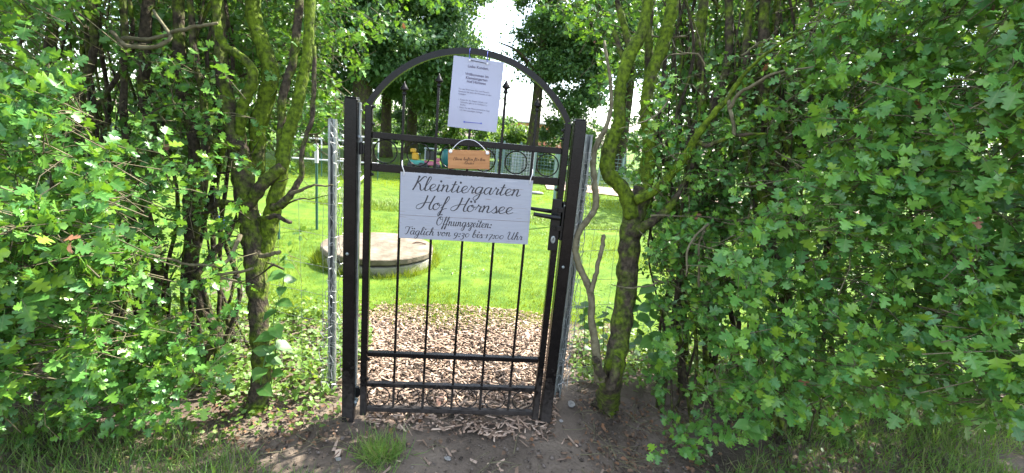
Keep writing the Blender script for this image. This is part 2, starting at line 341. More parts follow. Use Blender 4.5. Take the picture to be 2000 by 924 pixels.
def rings(z0, z1):
    zc = (z0 + z1) / 2; rr = (z1 - z0) / 2 - .004
    for i in range(6):
        c = GW * (i + .5) / 6; a = np.arange(40) * 2 * math.pi / 40
        P = np.stack([c + rr * np.cos(a), 0 * a, zc + rr * np.sin(a)], 1)
        MB().tube(P, .0034, 6, True).build('ring', BLACK, GATE, True)
rings(R2 + .019, R1 - .015); rings(R5 + .013, R4 - .012)
# little studs inside the stiles (rubber stops)
for x, z, d in ((hs, R1 + .05, 1), (hs, R1 + .13, 1), (hs, R2 - .036, 1), (GW - hs, R2 - .04, -1), (GW - hs, R1 + .06, -1), (GW - hs, R1 + .10, -1), (hs, R3 - .032, 1), (hs, R4 + .03, 1)):
    mb = MB(); mb.lathe((0, 0, 0), [(.009, 0), (.009, .004), (.006, .006), (.006, .012)], 10); mb.v = [(x + d * p[2], p[1], z + p[0]) for p in mb.v]; mb.build('stop_stud', BLACKB, GATE)
# hinge barrels on the hinge stile
for z in (gp(716, 291)[1], gp(707, 765)[1]):
    mb = MB().tube([(-.034, 0, z - .028), (-.034, 0, z + .028)], .011, 12); mb.box((-.026, -.006, z - .02), (-hs - .001, .006, z + .02)); mb.build('hinge_barrel', BLACKB, GATE)
# lock case with lever
zl0, zl1 = gp(1080, 487)[1], gp(1097, 388)[1]; xl = GW - .006
lock = MB().box((xl - .032, -.032, zl0), (xl + .018, -.0195, zl1), .003).build('lock_case', BLACKB, GATE)
zh = zl0 + (zl1 - zl0) * .67
mb = MB(); mb.tube([(xl - .004, -.03, zh), (xl - .004, -.072, zh)], .0115, 12); mb.build('lever_neck', BLACKB, lock)
P = spline([(xl + .008, -.070, zh), (xl - .03, -.072, zh + .002), (xl - .09, -.068, zh + .006), (xl - .128, -.062, zh + .009)], 6)
mb = MB(); mb.tube(P, np.linspace(.0125, .0085, len(P)), 10); mb.v = [(a, b, zh + (c - zh) * 1.1) for a, b, c in mb.v]; mb.build('lever', BLACKB, lock, True)
P = P + np.array([-.012, .11, .012]); mb = MB(); mb.tube(P, np.linspace(.012, .0085, len(P)), 10).build('rear_lever', BLACKB, lock, True)
for fz in (.80, .44):
    z = zl0 + (zl1 - zl0) * fz; mb = MB().box((xl - .010, -.0375, z - .013), (xl + .026, -.0325, z + .013), .002); mb.tube([(xl - .009, -.0375, z), (xl - .009, -.0325, z)], .0135, 14); mb.tube([(xl - .009, -.0405, z), (xl - .009, -.0375, z)], .005, 8); mb.build('latch_tab', BLACKB, lock)
z = zl0 + (zl1 - zl0) * .22; mb = MB(); mb.lathe((0, 0, 0), [(.012, 0), (.012, .003), (.009, .0045)], 14); mb.v = [(xl - .010 + p[0], -.0325 - p[2], z + p[1] * 1.7) for p in mb.v]; mb.build('key_plate', GALV, lock)
MB().box((xl - .0115, -.0385, z - .004), (xl - .0085, -.0372, z + .010)).build('key_slot', BLACKB, lock)

# ------------------------------------------------------------------ gate posts
def post(label, u0, u1, ztop, side):
    root = empty('gate_post', G0 + GU * (u0 + u1) / 2, label, 'post', 'black posts either side of the gate', rz=GY)
    w_ = (u1 - u0) / 2
    MB().box((-w_, -w_, -.08), (w_, w_, ztop), .004).build('shaft', BLACK, root)
    MB().box((-w_ + .003, -w_ + .003, ztop + .0005), (w_ - .003, w_ - .003, ztop + .006), .002).build('cap', BLACKB, root)
    return root, w_
uL0, uL1 = gp(672, 330, .03)[0], gp(695, 330, .03)[0]
pl, wl = post('black square gate post carrying the hinges', uL0 - .003, uL1 + .003, gp(683, 191, .03)[1], -1)
uR0, uR1 = gp(1113, 330, .03)[0], gp(1136, 330, .03)[0]
pr, wr = post('black square gate post with the lock keeper plate', uR0, uR1, gp(1134, 235, .03)[1], 1)
# galvanised hinge strip, pins, bolts
MB().box((wl + .001, -.004, .06), (wl + .009, .020, gp(700, 200)[1]), .001).build('hinge_strip', GALV, pl)
uc = (uL0 + uL1) / 2
for z in (gp(700, 268)[1], gp(700, 785)[1]):
    e = -.034 - uc
    P = spline([(wl - .002, 0, z), (e - .018, 0, z + .002), (e - .003, 0, z - .004), (e, 0, z - .022)], 6) if z > .6 else spline([(wl - .002, 0, z), (e - .014, 0, z), (e - .002, 0, z + .006), (e, 0, z + .02)], 6)
    hp = MB().tube(P, .0075, 10).build('hinge_pin', GALV, pl, True)
    MB().tube([(wl + .001, 0, z), (wl + .012, 0, z)], .013, 6).build('hinge_nut', GALV, hp)
for rt, pts, u in ((pl, [(678, 496)], uc), (pr, [(1100, 522)], (uR0 + uR1) / 2)):
    for a, b in pts:
        q = gp(a, b, .032); mb = MB(); mb.lathe((0, 0, 0), [(.0085, 0), (.0085, .002), (.006, .005), (.002, .006)], 12); mb.v = [(q[0] - u + p[0], -wl - p[2] - .0005, q[1] + p[1]) for p in mb.v]; mb.build('bolt_head', GALV, rt, True)
for z in (1.62, 1.47, 1.33):
    mb = MB(); mb.tube([(wl + .009, .006, z), (wl + .016, .006, z)], .005, 8).build('strip_rivet', GALV, pl)
urc = (uR0 + uR1) / 2
kp = MB().box((-wr - .012, -.028, zl0 + .055), (-wr - .001, .018, zl1 - .015), .002).build('keeper_plate', BLACKB, pr)
mb = MB(); mb.tube([(-wr - .006, -.029, zl1 - .03), (-wr - .006, -.034, zl1 - .03)], .004, 8); mb.build('screw', GALV, kp)

# ------------------------------------------------------------------ script lettering (stroke font)
GL = {
 'K': (1.12, [[(.42, 1.95), (.36, 1.3), (.26, .6), (.10, -.02)], [(.30, 1.95), (.42, 2.02), (.47, 1.8)], [(1.15, 1.78), (1.08, 2.0), (.85, 1.9), (.58, 1.35), (.30, .98)], [(.30, .98), (.55, 1.0), (.72, .7), (.82, .2), (.98, .0), (1.22, .22)]]),
 'H': (1.42, [[(.72, 2.0), (.66, 1.2), (.50, .35), (.22, 0), (-.05, .12), (-.02, .5), (.35, .82), (.85, .98), (1.2, 1.02)], [(1.40, 2.0), (1.26, 1.3), (1.14, .5), (1.2, .05), (1.36, 0), (1.55, .25)]]),
 'T': (.92, [[(-.05, 1.35), (-.12, 1.7), (.08, 1.95), (.4, 1.88), (.8, 1.82), (1.15, 2.0)], [(.62, 1.86), (.56, 1.0), (.42, .25), (.2, .0), (.0, .15)]]),
 'U': (1.42, [[(-.02, 1.5), (.1, 1.88), (.3, 1.9), (.34, 1.4), (.24, .6), (.42, .02), (.8, .2), (1.05, 1.0), (1.16, 1.9)], [(1.16, 1.9), (1.06, .9), (1.02, .3), (1.14, 0), (1.4, .25)]]),
 'O': (1.35, [[(.95, 1.85), (.6, 1.95), (.2, 1.5), (.08, .7), (.3, .05), (.75, .1), (1.1, .7), (1.1, 1.5), (.85, 1.92), (.55, 1.7), (.75, 1.35), (1.25, 1.5)]]),
 'E': (.95, [[(.9, 1.65), (.8, 1.95), (.45, 1.9), (.3, 1.5), (.6, 1.1)], [(.6, 1.1), (.2, .95), (.05, .45), (.25, .02), (.6, .05), (.95, .3)]]),
 'a': (.92, [[(.66, .85), (.42, 1.0), (.14, .75), (.08, .3), (.26, 0), (.5, .2), (.68, .95)], [(.70, 1.0), (.64, .3), (.74, .0), (1.0, .25)]]),
 'b': (.78, [[(.0, .2), (.3, 1.1), (.42, 1.8), (.32, 2.0), (.2, 1.7), (.1, .6), (.2, .05), (.45, .02), (.62, .4), (.5, .85), (.42, .7), (.85, .72)]]),
 'c': (.66, [[(.58, .8), (.42, 1.0), (.14, .75), (.08, .3), (.3, .0), (.72, .25)]]),
 'd': (.92, [[(.66, .85), (.42, 1.0), (.14, .75), (.08, .3), (.26, 0), (.5, .2), (.72, 1.2), (.78, 2.0)], [(.78, 2.0), (.66, .4), (.74, 0), (1.0, .25)]]),
 'e': (.74, [[(.0, .25), (.38, .45), (.58, .78), (.44, 1.0), (.2, .85), (.1, .4), (.28, .02), (.52, .05), (.80, .25)]]),
 'f': (.55, [[(.0, .25), (.3, .9), (.55, 1.6), (.52, 1.98), (.36, 1.85), (.24, 1.0), (.12, -.2), (.0, -.85), (-.12, -.7), (.0, -.25), (.3, .15), (.6, .28)]]),
 'g': (.9, [[(.66, .85), (.42, 1.0), (.14, .75), (.08, .3), (.26, 0), (.5, .2), (.68, .95)], [(.70, 1.0), (.64, .2), (.54, -.55), (.3, -.95), (.06, -.8), (.16, -.4), (.55, -.05), (.95, .25)]]),
 'h': (.88, [[(.0, .25), (.32, 1.1), (.46, 1.8), (.36, 2.0), (.24, 1.7), (.15, .8), (.08, 0)], [(.10, .2), (.3, .85), (.5, .98), (.58, .7), (.54, .2), (.66, .0), (.92, .25)]]),
 'i': (.48, [[(.0, .25), (.16, .6), (.2, 1.0)], [(.2, 1.0), (.14, .4), (.2, .02), (.34, .05), (.54, .25)], [(.27, 1.42), (.29, 1.47)]]),
 'l': (.52, [[(.0, .25), (.32, 1.0), (.5, 1.75), (.42, 2.0), (.26, 1.75), (.15, .7), (.18, .08), (.34, .02), (.56, .25)]]),
 'n': (.92, [[(.0, .75), (.1, .98), (.17, .8), (.12, .35), (.08, 0)], [(.10, .2), (.3, .82), (.5, .98), (.58, .72), (.54, .2), (.66, .0), (.96, .25)]]),
 'o': (.82, [[(.46, .98), (.16, .8), (.08, .35), (.28, .0), (.55, .15), (.66, .6), (.5, .98), (.42, .8), (.6, .68), (.9, .75)]]),
 'r': (.66, [[(.0, .3), (.16, .8), (.2, 1.08), (.28, .9), (.52, .86)], [(.52, .86), (.44, .4), (.46, .05), (.7, .25)]]),
 's': (.62, [[(.0, .25), (.24, .7), (.36, 1.05)], [(.36, 1.05), (.38, .75), (.52, .4), (.42, .05), (.2, .0), (.08, .15)], [(.42, .03), (.68, .25)]]),
 't': (.55, [[(.0, .25), (.2, .8), (.32, 1.6)], [(.32, 1.6), (.2, .7), (.16, .15), (.3, .0), (.6, .25)], [(.0, 1.08), (.3, 1.1), (.55, 1.15)]]),
 'u': (.92, [[(.0, .8), (.12, 1.0), (.16, .7), (.12, .2), (.28, .0), (.5, .25), (.64, 1.0)], [(.64, 1.0), (.58, .3), (.68, 0), (.96, .25)]]),
 'v': (.78, [[(.0, .8), (.12, 1.0), (.2, .6), (.26, .05), (.5, .3), (.62, .75), (.56, 1.0), (.6, .8), (.86, .78)]]),
 'z': (.66, [[(.06, .85), (.2, 1.0), (.4, .9), (.56, .98), (.42, .6), (.16, .18)], [(.16, .18), (.42, .1), (.44, -.4), (.26, -.9), (.04, -.75), (.2, -.3), (.68, .25)]]),
 '0': (.86, [[(.45, .98), (.14, .75), (.1, .3), (.38, .0), (.68, .3), (.7, .75), (.45, .98)]]),
 '1': (.55, [[(.1, .8), (.32, 1.0), (.28, .5), (.22, .0)]]),
 '3': (.8, [[(.14, .8), (.35, 1.0), (.6, .85), (.55, .5), (.3, .32), (.58, .15), (.6, -.35), (.3, -.62), (.04, -.45)]]),
 '7': (.78, [[(.1, .9), (.35, 1.0), (.7, .98), (.45, .3), (.28, -.55)]]),
 '9': (.82, [[(.66, .8), (.4, 1.0), (.12, .75), (.16, .35), (.42, .25), (.64, .5), (.68, .9)], [(.68, .9), (.6, .2), (.4, -.4), (.1, -.6)]]),
 ':': (.42, [[(.2, .08), (.22, .13)], [(.26, .72), (.28, .77)]]), ' ': (.5, []),
}
def dots(ch, x): return [[(x + .22, 1.45), (x + .24, 1.5)], [(x + .58, 1.45), (x + .60, 1.5)]]
def script(text, x0, x1, base, xh, wgt, zoff, slant=.16):
    strokes = []; x = 0
    for ch in text:
        b = {'ö': 'o', 'ä': 'a', 'ü': 'u', 'Ö': 'O'}.get(ch, ch); adv, st = GL[b]
        strokes += [[(x + a, c) for a, c in s] for s in st]
        if b != ch:
            up = .95 if ch == 'Ö' else 0
            strokes += [[(p[0] + (.15 if up else 0), p[1] + up) for p in s] for s in dots(ch, x)]
        x += adv
    sc = (x1 - x0) / (x + .1); V = []; Fc = []
    for s in strokes:
        P = spline(s, 7) if len(s) > 2 else np.array(s, float)
        P = np.stack([x0 + (P[:, 0] + P[:, 1] * slant) * sc, base + P[:, 1] * xh], 1)
        if len(s) == 2:
            c = P.mean(0); n = len(V); V += [(c[0] + wgt * 1.1 * math.cos(a), zoff - .0002, c[1] + wgt * 1.1 * math.sin(a)) for a in np.arange(8) * math.pi / 4]; Fc.append(tuple(range(n, n + 8))); continue
        t = nrm(np.gradient(P, axis=0)); nn = np.stack([-t[:, 1], t[:, 0]], 1)
        hw_ = wgt * (.30 + .42 * np.clip(-t[:, 1], 0, 1) ** 1.3); hw_ = np.convolve(np.pad(hw_, 2, 'edge'), np.ones(5) / 5, 'valid')
        n = len(V)
        for p, q, w_ in zip(P, nn, hw_): V += [(p[0] + q[0] * w_, zoff, p[1] + q[1] * w_), (p[0] - q[0] * w_, zoff, p[1] - q[1] * w_)]
        Fc += [(n + 2 * i, n + 2 * i + 1, n + 2 * i + 3, n + 2 * i + 2) for i in range(len(P) - 1)]
        zoff -= .00001
    mb = MB(); mb.v = V; mb.f = Fc; return mb
def hung(name, label, cat, corners, off):
    """a board on the gate: returns root whose local x/z span the board, from the corners seen in the photograph"""
    c = [np.array(gp(*p, off)) for p in corners]       # TL TR BR BL
    ce = sum(c) / 4; w_ = (np.linalg.norm(c[1] - c[0]) + np.linalg.norm(c[2] - c[3])) / 2; h_ = (np.linalg.norm(c[3] - c[0]) + np.linalg.norm(c[2] - c[1])) / 2
    d = (c[1] - c[0]) + (c[2] - c[3]); tilt = math.atan2(d[1], d[0])
    root = empty(name, G0 + GU * ce[0] + GN * off + np.array([0, 0, ce[1]]), label, cat); root.rotation_euler = Matrix.Rotation(GY, 3, 'Z').to_4x4().to_euler()
    root.rotation_euler = (Matrix.Rotation(GY, 4, 'Z') @ Matrix.Rotation(-tilt, 4, 'Y')).to_euler()
    return root, w_, h_, ce, tilt
# --- big sign
def board_mat():
    M = mat('whitewashed_board_print', (.66, .67, .70), .5, spec=.45); n = M.node_tree.nodes; l = M.node_tree.links.new; b = n['Principled BSDF']
    t = n.new('ShaderNodeTexCoord'); mp_ = n.new('ShaderNodeMapping'); mp_.inputs['Scale'].default_value = (2.2, 1, 26); l(t.outputs['Object'], mp_.inputs['Vector'])
    z = n.new('ShaderNodeTexNoise'); z.inputs['Scale'].default_value = 3.2; z.inputs['Detail'].default_value = 6; l(mp_.outputs[0], z.inputs['Vector'])
    r = n.new('ShaderNodeValToRGB'); e = r.color_ramp.elements; e[0].position = .33; e[0].color = (.20, .18, .19, 1); e[1].position = .37; e[1].color = (.265, .275, .305, 1)
    x = e.new(.62); x.color = (.24, .25, .285, 1); x = e.new(.72); x.color = (.30, .31, .34, 1)
    l(z.outputs['Fac'], r.inputs['Fac']); l(r.outputs['Color'], b.inputs['Base Color']); return M
BOARD = board_mat()
sg, w_, h_, ce, tl = hung('hanging_sign', 'white board sign with dark script lettering and opening hours on the gate', 'sign', [(783, 336), (1041, 352), (1031, 478), (779, 464)], .034)
MB().box((-w_ / 2, -.0015, -h_ / 2), (w_ / 2, .0015, h_ / 2), .0006).build('panel', BOARD, sg)
fx = lambda f: -w_ / 2 + f * w_
fz = lambda f: h_ / 2 - f * h_
for tx, a, b, bl, xh, wg in (('Kleintiergarten', .085, .915, .255, .105, .0052), ('Hof Hörnsee', .125, .865, .535, .105, .0052), ('Öffnungszeiten:', .275, .705, .770, .068, .0036), ('Täglich von 9:30 bis 17:00 Uhr', .04, .955, .935, .062, .0034)):
    script(tx, fx(a), fx(b), fz(bl), xh * h_, wg, -.0019).build('lettering', INK, sg)
MB().box((-w_ / 2 + .001, -.0018, fz(.642) - .0009), (w_ / 2 - .001, -.0012, fz(.642) + .0009)).build('printed_board_joint', mat('joint_print', (.12, .09, .09), .6), sg)
rg = random.Random(3)
CRACK = mat('crack_print', (.20, .18, .19), .6)
for k in range(26):
    a = rg.uniform(.02, .86); z = rg.uniform(.03, .97); ln = rg.uniform(.03, .13); th = rg.uniform(.0004, .001)
    x0, x1 = fx(a), min(fx(a + ln), w_ / 2 - .002); zz = fz(z); mb = MB(); n = 7
    xs_ = np.linspace(x0, x1, n); zs_ = zz + np.cumsum([rg.uniform(-.0009, .0009) for _ in range(n)])
    for i in range(n):
        q = th * math.sin(math.pi * (i + .35) / n); mb.v += [(xs_[i], -.00165, zs_[i] + q), (xs_[i], -.00165, zs_[i] - q)]
    mb.f = [(2 * i, 2 * i + 1, 2 * i + 3, 2 * i + 2) for i in range(n - 1)]; mb.build('printed_crack', CRACK, sg)
for sx, a in ((-1, .17), (1, -.17)):
    x = sx * (w_ / 2 - .016); zt = h_ / 2
    P = spline([(x, -.004, zt - .016), (x + .001, -.008, zt + .004), (x - a * .05, -.005, zt + .030), (x - a * .07, .024, zt + .052), (x - a * .07, .056, zt + .030), (x - a * .03, .056, zt + .002), (x, .006, zt - .012)], 5)
    MB().tube(P, .0024, 6).build('cable_tie', TIE, sg, True)
# --- laminated notice
def paper_mat():
    M = mat('laminated_paper', (.33, .34, .43), .22, spec=.5); n = M.node_tree.nodes; l = M.node_tree.links.new; b = n['Principled BSDF']
    tr = n.new('ShaderNodeBsdfTranslucent'); tr.inputs['Color'].default_value = (.33, .34, .45, 1); ms = n.new('ShaderNodeMixShader'); ms.inputs['Fac'].default_value = .22
    l(b.outputs[0], ms.inputs[1]); l(tr.outputs[0], ms.inputs[2]); l(ms.outputs[0], n['Material Output'].inputs['Surface']); return M
pp, w_, h_, ce, tl = hung('paper_notice', 'laminated white paper notice tied inside the top of the gate arch', 'notice', [(885, 108), (982, 122), (972, 259), (875, 247)], .030)
nx, nz_ = 8, 10; mb = MB()
cv = lambda x, z: -.004 * math.cos(x / w_ * 3.0) + .0025 * math.sin(z / h_ * 5 + x * 9)
for s in (0, 1):
    for j in range(nz_ + 1):
        for i in range(nx + 1):
            x = -w_ / 2 + w_ * i / nx; z = -h_ / 2 + h_ * j / nz_; mb.v.append((x, cv(x, z) + s * .0008, z))
q = (nx + 1) * (nz_ + 1)
for j in range(nz_):
    for i in range(nx):
        a = j * (nx + 1) + i; mb.f.append((a, a + 1, a + nx + 2, a + nx + 1)); mb.f.append((q + a, q + a + nx + 1, q + a + nx + 2, q + a + 1))
mb.build('sheet', paper_mat(), pp, True)
INKP = mat('grey_print', (.07, .06, .10), .6); INKB = mat('blue_cord', (.06, .08, .35), .6)
def typed(txt, size, x, z, align, root, name='printed_line', mt=INKP, bold=0.0):
    c = bpy.data.curves.new(name, 'FONT'); c.body = txt; c.size = size; c.align_x = align; c.offset = bold; c.resolution_u = 2
    o = bpy.data.objects.new(name, c); COL.objects.link(o); dg = bpy.context.evaluated_depsgraph_get(); me = bpy.data.meshes.new_from_object(o.evaluated_get(dg)); bpy.data.objects.remove(o)
    co = np.empty(len(me.vertices) * 3); me.vertices.foreach_get('co', co); co = co.reshape(-1, 3)
    N = np.stack([co[:, 0] + x, [cv(a + x, b + z) - .0012 for a, b in co[:, :2]], co[:, 1] + z], 1); me.vertices.foreach_set('co', N.ravel().astype(np.float32)); me.update(); me.materials.clear()
    return link(name, me, mt, root)
for tx, fz_, s, xx, al, bd in (('Liebe Kunden,', .135, .0168, .0, 'CENTER', .0003), ('Willkommen im', .245, .0168, -.002, 'CENTER', .0003), ('Kleintiergarten', .295, .0168, -.002, 'CENTER', .0003), ('Hof Hörnsee', .345, .0168, -.002, 'CENTER', .0003),
        ('Für das Wohl von Tier und Mensch,', .455, .0098, -.080, 'LEFT', 0), ('beachten Sie bitte die Hinweise an den', .490, .0098, -.080, 'LEFT', 0), ('Gehegen.', .525, .0098, -.080, 'LEFT', 0),
        ('•  Futter für die Ziegen, Schafe und', .605, .0096, -.078, 'LEFT', 0), ('Schweine gibt es im Hofladen zu', .640, .0096, -.066, 'LEFT', 0), ('kaufen.', .675, .0096, -.066, 'LEFT', 0),
        ('•  Futter für die Meerschweinchen liegt', .715, .0096, -.078, 'LEFT', 0), ('vor dem jeweiligen Gehege.', .750, .0096, -.066, 'LEFT', 0)):
    typed(tx, s, xx, h_ / 2 - fz_ * h_, al, pp, bold=bd)
zt = h_ / 2 - .014
MB().tube([(-.042, -.006, zt + .003), (.040, -.006, zt - .001)], .0013, 6).build('top_cord', INK, pp)
zb = -h_ / 2 + .030
MB().tube([(-.040, -.0065, zb), (.040, -.0065, zb + .003)], .0015, 6).build('bottom_cord', INKB, pp)
for x, z in ((-.042, zt + .003), (.040, zt - .001)):
    mb = MB(); mb.tube([(x, -.0055, z), (x, -.009, z)], .005, 10).build('eyelet', TIE, pp)
    P = spline([(x, -.007, z), (x - .004, -.009, z + .018), (x - .004, -.012, z + .040), (x - .003, .03, z + .058), (x, .052, z + .036), (x, .012, z + .008)], 5)
    MB().tube(P, .0013, 6).build('tie_loop', INKB, pp)
for x, z in ((-.040, zb), (.040, zb + .003)): MB().tube([(x, -.006, z), (x, -.0095, z)], .004, 8).build('eyelet', INKB, pp)
# --- wooden plaque
WOOD = mat('oiled_wood', (.27, .115, .035), .5, var=(.36, .17, .06), scale=3, stretch=(1.5, 6, 22), bump=.1, bscale=60)
wp, w_, h_, ce, tl = hung('wooden_plaque', 'small brown wooden plaque with engraved script hanging on white cord', 'sign', [(875, 292), (957, 295), (956, 331), (875, 329)], .036)
MB().box((-w_ / 2, -.004, -h_ / 2), (w_ / 2, .004, h_ / 2), .0012).build('board', WOOD, wp)
INKW = mat('engraved_brown', (.06, .022, .008), .7)
script('Eltern haften für ihre', -w_ * .38, w_ * .40, -.004, .0075, .0017, -.0044).build('lettering', INKW, wp)
script('Kinder', -w_ * .12, w_ * .12, -.022, .0065, .0015, -.0044).build('lettering', INKW, wp)
P = spline([(-w_ / 2 + .012, -.007, h_ / 2 - .008), (-.055, -.002, h_ / 2 + .030), (-.022, .016, h_ / 2 + .048), (.022, .016, h_ / 2 + .046), (.06, -.002, h_ / 2 + .022), (w_ / 2 - .012, -.007, h_ / 2 - .010)], 8)
MB().tube(P, .0014, 8).build('cord', mat('white_cord', (.62, .62, .66), .7), wp, True)
KNOT = mat('white_knot', (.66, .64, .64), .6)
for x, z in ((-w_ / 2 + .012, h_ / 2 - .008), (w_ / 2 - .012, h_ / 2 - .010)):
    mb = MB(); mb.lathe((0, 0, 0), [(.005, 0), (.0085, .002), (.0085, .005), (.004, .008)], 10); mb.v = [(x + p[0], -.0042 - p[2], z + p[1]) for p in mb.v]; mb.build('cord_knot', KNOT, wp, True)

# ------------------------------------------------------------------ hawthorn hedge
half = [(.035, .06), (.09, .13), (.28, .15), (.46, .22), (.48, .30), (.32, .37), (.17, .41), (.31, .48), (.45, .56), (.42, .66), (.25, .68), (.16, .70), (.25, .79), (.25, .90), (.12, .95)]
def leaf_template(seed):
    g = np.random.default_rng(seed); q = np.array(half); wd = g.uniform(.85, 1.12)
    V = [(0, 0), (0, .36), (0, .64), (0, 1.0)]; T = [];
    for s in (1, -1):
        o = len(V); jit = g.normal(0, .016, q.shape); V += [(s * wd * max(x + j[0], .02), y + j[1]) for (x, y), j in zip(q, jit)]
        ring = [0] + list(range(o, o + len(q))) + [3]; t = []
        for i in range(len(ring) - 1):
            c = 1 if i < 7 else 2
            t.append((c, ring[i], ring[i + 1]))
            if i == 6: t.append((1, ring[7], 2))
        T += [a if s > 0 else (a[0], a[2], a[1]) for a in t]
    V = np.array(V); fold = g.uniform(.10, .35); dr = g.uniform(.05, .28)
    Z = fold * np.abs(V[:, 0]) - dr * V[:, 1] ** 2 + .05 * np.sin(V[:, 1] * 9 + seed) * np.abs(V[:, 0])
    # petiole: a thin strip
    n = len(V); V3 = np.column_stack([V[:, 0], V[:, 1], Z]); V3 = np.vstack([V3, [(-.014, -.32, .03), (.014, -.32, .03), (.014, .02, 0), (-.014, .02, 0)]]); T += [(n, n + 1, n + 2), (n, n + 2, n + 3)]
    uv = V3[:, :2].copy(); return V3, np.array(T), uv
LT = [leaf_template(k) for k in range(6)]
SV = np.array([(0, 0, 0), (.3, .25, .06), (.2, .45, .02), (.36, .6, .05), (0, 1, -.12), (-.36, .6, .05), (-.2, .45, .02), (-.3, .25, .06), (0, .5, -.03)]); ST = np.array([(8, i, (i + 1) % 8) for i in range(8)])
def sprigs(P, D, nl, size, ln, face=(0, -.4, .75), fj=.45):
    """leaf matrices for twigs at P pointing along D"""
    n = len(P); Ms = []; Ps = []; Ss = []; Own = []
    a = nrm(np.cross(D, RNG.normal(0, 1, (n, 3)))); b = np.cross(D, a)
    for j in range(nl):
        t = ((j + .6) / nl) ** .8; ph = j * 2.4 + RNG.uniform(-.4, .4, n); side = np.cos(ph)[:, None] * a + np.sin(ph)[:, None] * b
        d = nrm(D * (.35 + .5 * t) + side * .9 + RNG.normal(0, .22, (n, 3)) + np.array([0, 0, -.18])); f = np.array(face) + RNG.normal(0, fj, (n, 3))
        z = nrm(f - d * (f * d).sum(1, keepdims=True)); x = np.cross(d, z); s = size * (RNG.uniform(.42, 1.25, n)) * (1.05 - .35 * abs(t - .55))
        pos = P + D * (ln * t)[:, None] + d * (s * .3)[:, None]
        Ms.append(np.stack([x, d, z], 2) * s[:, None, None]); Ps.append(pos); Ss.append(s); Own.append(np.arange(n))
    return np.concatenate(Ms), np.concatenate(Ps), np.concatenate(Ss), np.concatenate(Own)

class Shrub: pass
SHRUBS = []
def shrub(px, py, label, key):
    s = Shrub(); s.px = key; s.base = gr(px, py); s.base[2] = 0
    s.root = empty('hawthorn_tree', s.base, label, 'tree', 'hawthorns of the hedge'); s.M = []; s.P = []; s.S = []; s.M2 = []; s.P2 = []; s.tw = []; s.dry = 0
    SHRUBS.append(s); return s
def stem(s, pts, mt, name='limb', sides=10, n=7, rough=.028, wob=.006):
    A = np.array(pts, float); P = un(A[:, 0], A[:, 1], A[:, 2]); r = A[:, 3] * A[:, 2] / F * .88
    Q = spline(np.column_stack([P, r]), n); k = len(Q); w1 = np.cumsum(RNG.normal(0, wob * .5, (k, 3)), 0); w1 -= np.linspace(0, 1, k)[:, None] * w1[-1]
    V, T = tube_np(Q[:, :3] + w1, np.maximum(Q[:, 3], .0012) * (1 + .07 * np.sin(np.arange(k) * 1.7)), sides, rough=rough)
    return link(name, mesh_np(name, V - s.base, T, True), mt, s.root)
bd = lambda px, py: gd(px, py, 0)
L1 = shrub(505, 795, 'mossy forked hawthorn trunk beside the hinge post', 520)
L2 = shrub(408, 750, 'hawthorn with S-bent trunk, second one from the hinge post', 400)
L3 = shrub(265, 705, 'leaning hawthorn stem, third one from the hinge post', 270)
L4 = shrub(90, 760, 'outermost leafy hawthorn at the end of the hedge on the hinge side', 60)
R1s = shrub(1185, 795, 'mossy hawthorn trunk with a pale sucker, beside the lock post', 1180)
R2s = shrub(1335, 720, 'slim hawthorn second from the lock post, leaves hanging to the soil', 1390)
R3s = shrub(1560, 740, 'dense leafy hawthorn in the middle of the hedge on the lock side', 1610)
R4s = shrub(1860, 760, 'outermost leafy hawthorn at the end of the hedge on the lock side', 1880)
b1 = bd(500, 798)
stem(L1, [(498, 806, b1, 28), (505, 780, b1, 21), (512, 720, 2.46, 19), (508, 640, 2.47, 20), (500, 540, 2.49, 22), (492, 460, 2.5, 23), (478, 390, 2.5, 22), (466, 300, 2.5, 22), (452, 240, 2.5, 17), (434, 160, 2.5, 14), (428, 80, 2.5, 13), (420, -60, 2.5, 12)], MOSS, 'trunk', 14, wob=.004)
stem(L1, [(505, 545, 2.5, 10), (527, 460, 2.53, 18), (535, 400, 2.52, 17), (552, 330, 2.5, 14), (562, 270, 2.5, 13), (580, 215, 2.5, 13), (593, 150, 2.5, 12), (603, 80, 2.5, 11), (606, -60, 2.5, 11)], MOSSY, 'limb', 12, wob=.003)
stem(L1, [(468, 262, 2.48, 10), (476, 215, 2.45, 11), (500, 150, 2.42, 11), (478, 112, 2.4, 9), (442, 88, 2.4, 9), (425, 50, 2.4, 8), (442, -50, 2.4, 8)], MOSSY)
stem(L1, [(500, 340, 2.6, 16), (500, 250, 2.6, 18), (522, 160, 2.6, 18), (512, 90, 2.6, 17), (500, 20, 2.6, 16), (496, -60, 2.6, 15)], MOSSY)
stem(L1, [(480, 405, 2.46, 12), (515, 365, 2.45, 14), (552, 325, 2.46, 12)], MOSS)
stem(L1, [(545, 310, 2.52, 8), (552, 240, 2.55, 9), (556, 190, 2.55, 9), (575, 120, 2.55, 9), (585, 50, 2.55, 9), (590, -60, 2.55, 8)], MOSS)
stem(L1, [(535, 405, 2.48, 9), (565, 388, 2.46, 8), (586, 345, 2.46, 6), (591, 290, 2.46, 5), (606, 240, 2.46, 5), (612, 170, 2.46, 5), (614, 90, 2.46, 4)], BARK)
stem(L1, [(545, 398, 2.47, 6), (580, 378, 2.42, 4), (610, 366, 2.38, 2.6), (652, 362, 2.36, 1.2)], TWIG)
stem(L1, [(510, 428, 2.42, 6), (545, 428, 2.36, 5), (569, 434, 2.33, 4)], BARK, 'stub')
stem(L1, [(505, 500, 2.45, 5), (530, 497, 2.42, 4.5), (548, 492, 2.4, 4)], TWIG, 'stub')
stem(L1, [(500, 800, b1, 14), (480, 822, bd(480, 815), 9), (462, 838, bd(462, 834), 4)], BARK, 'root')
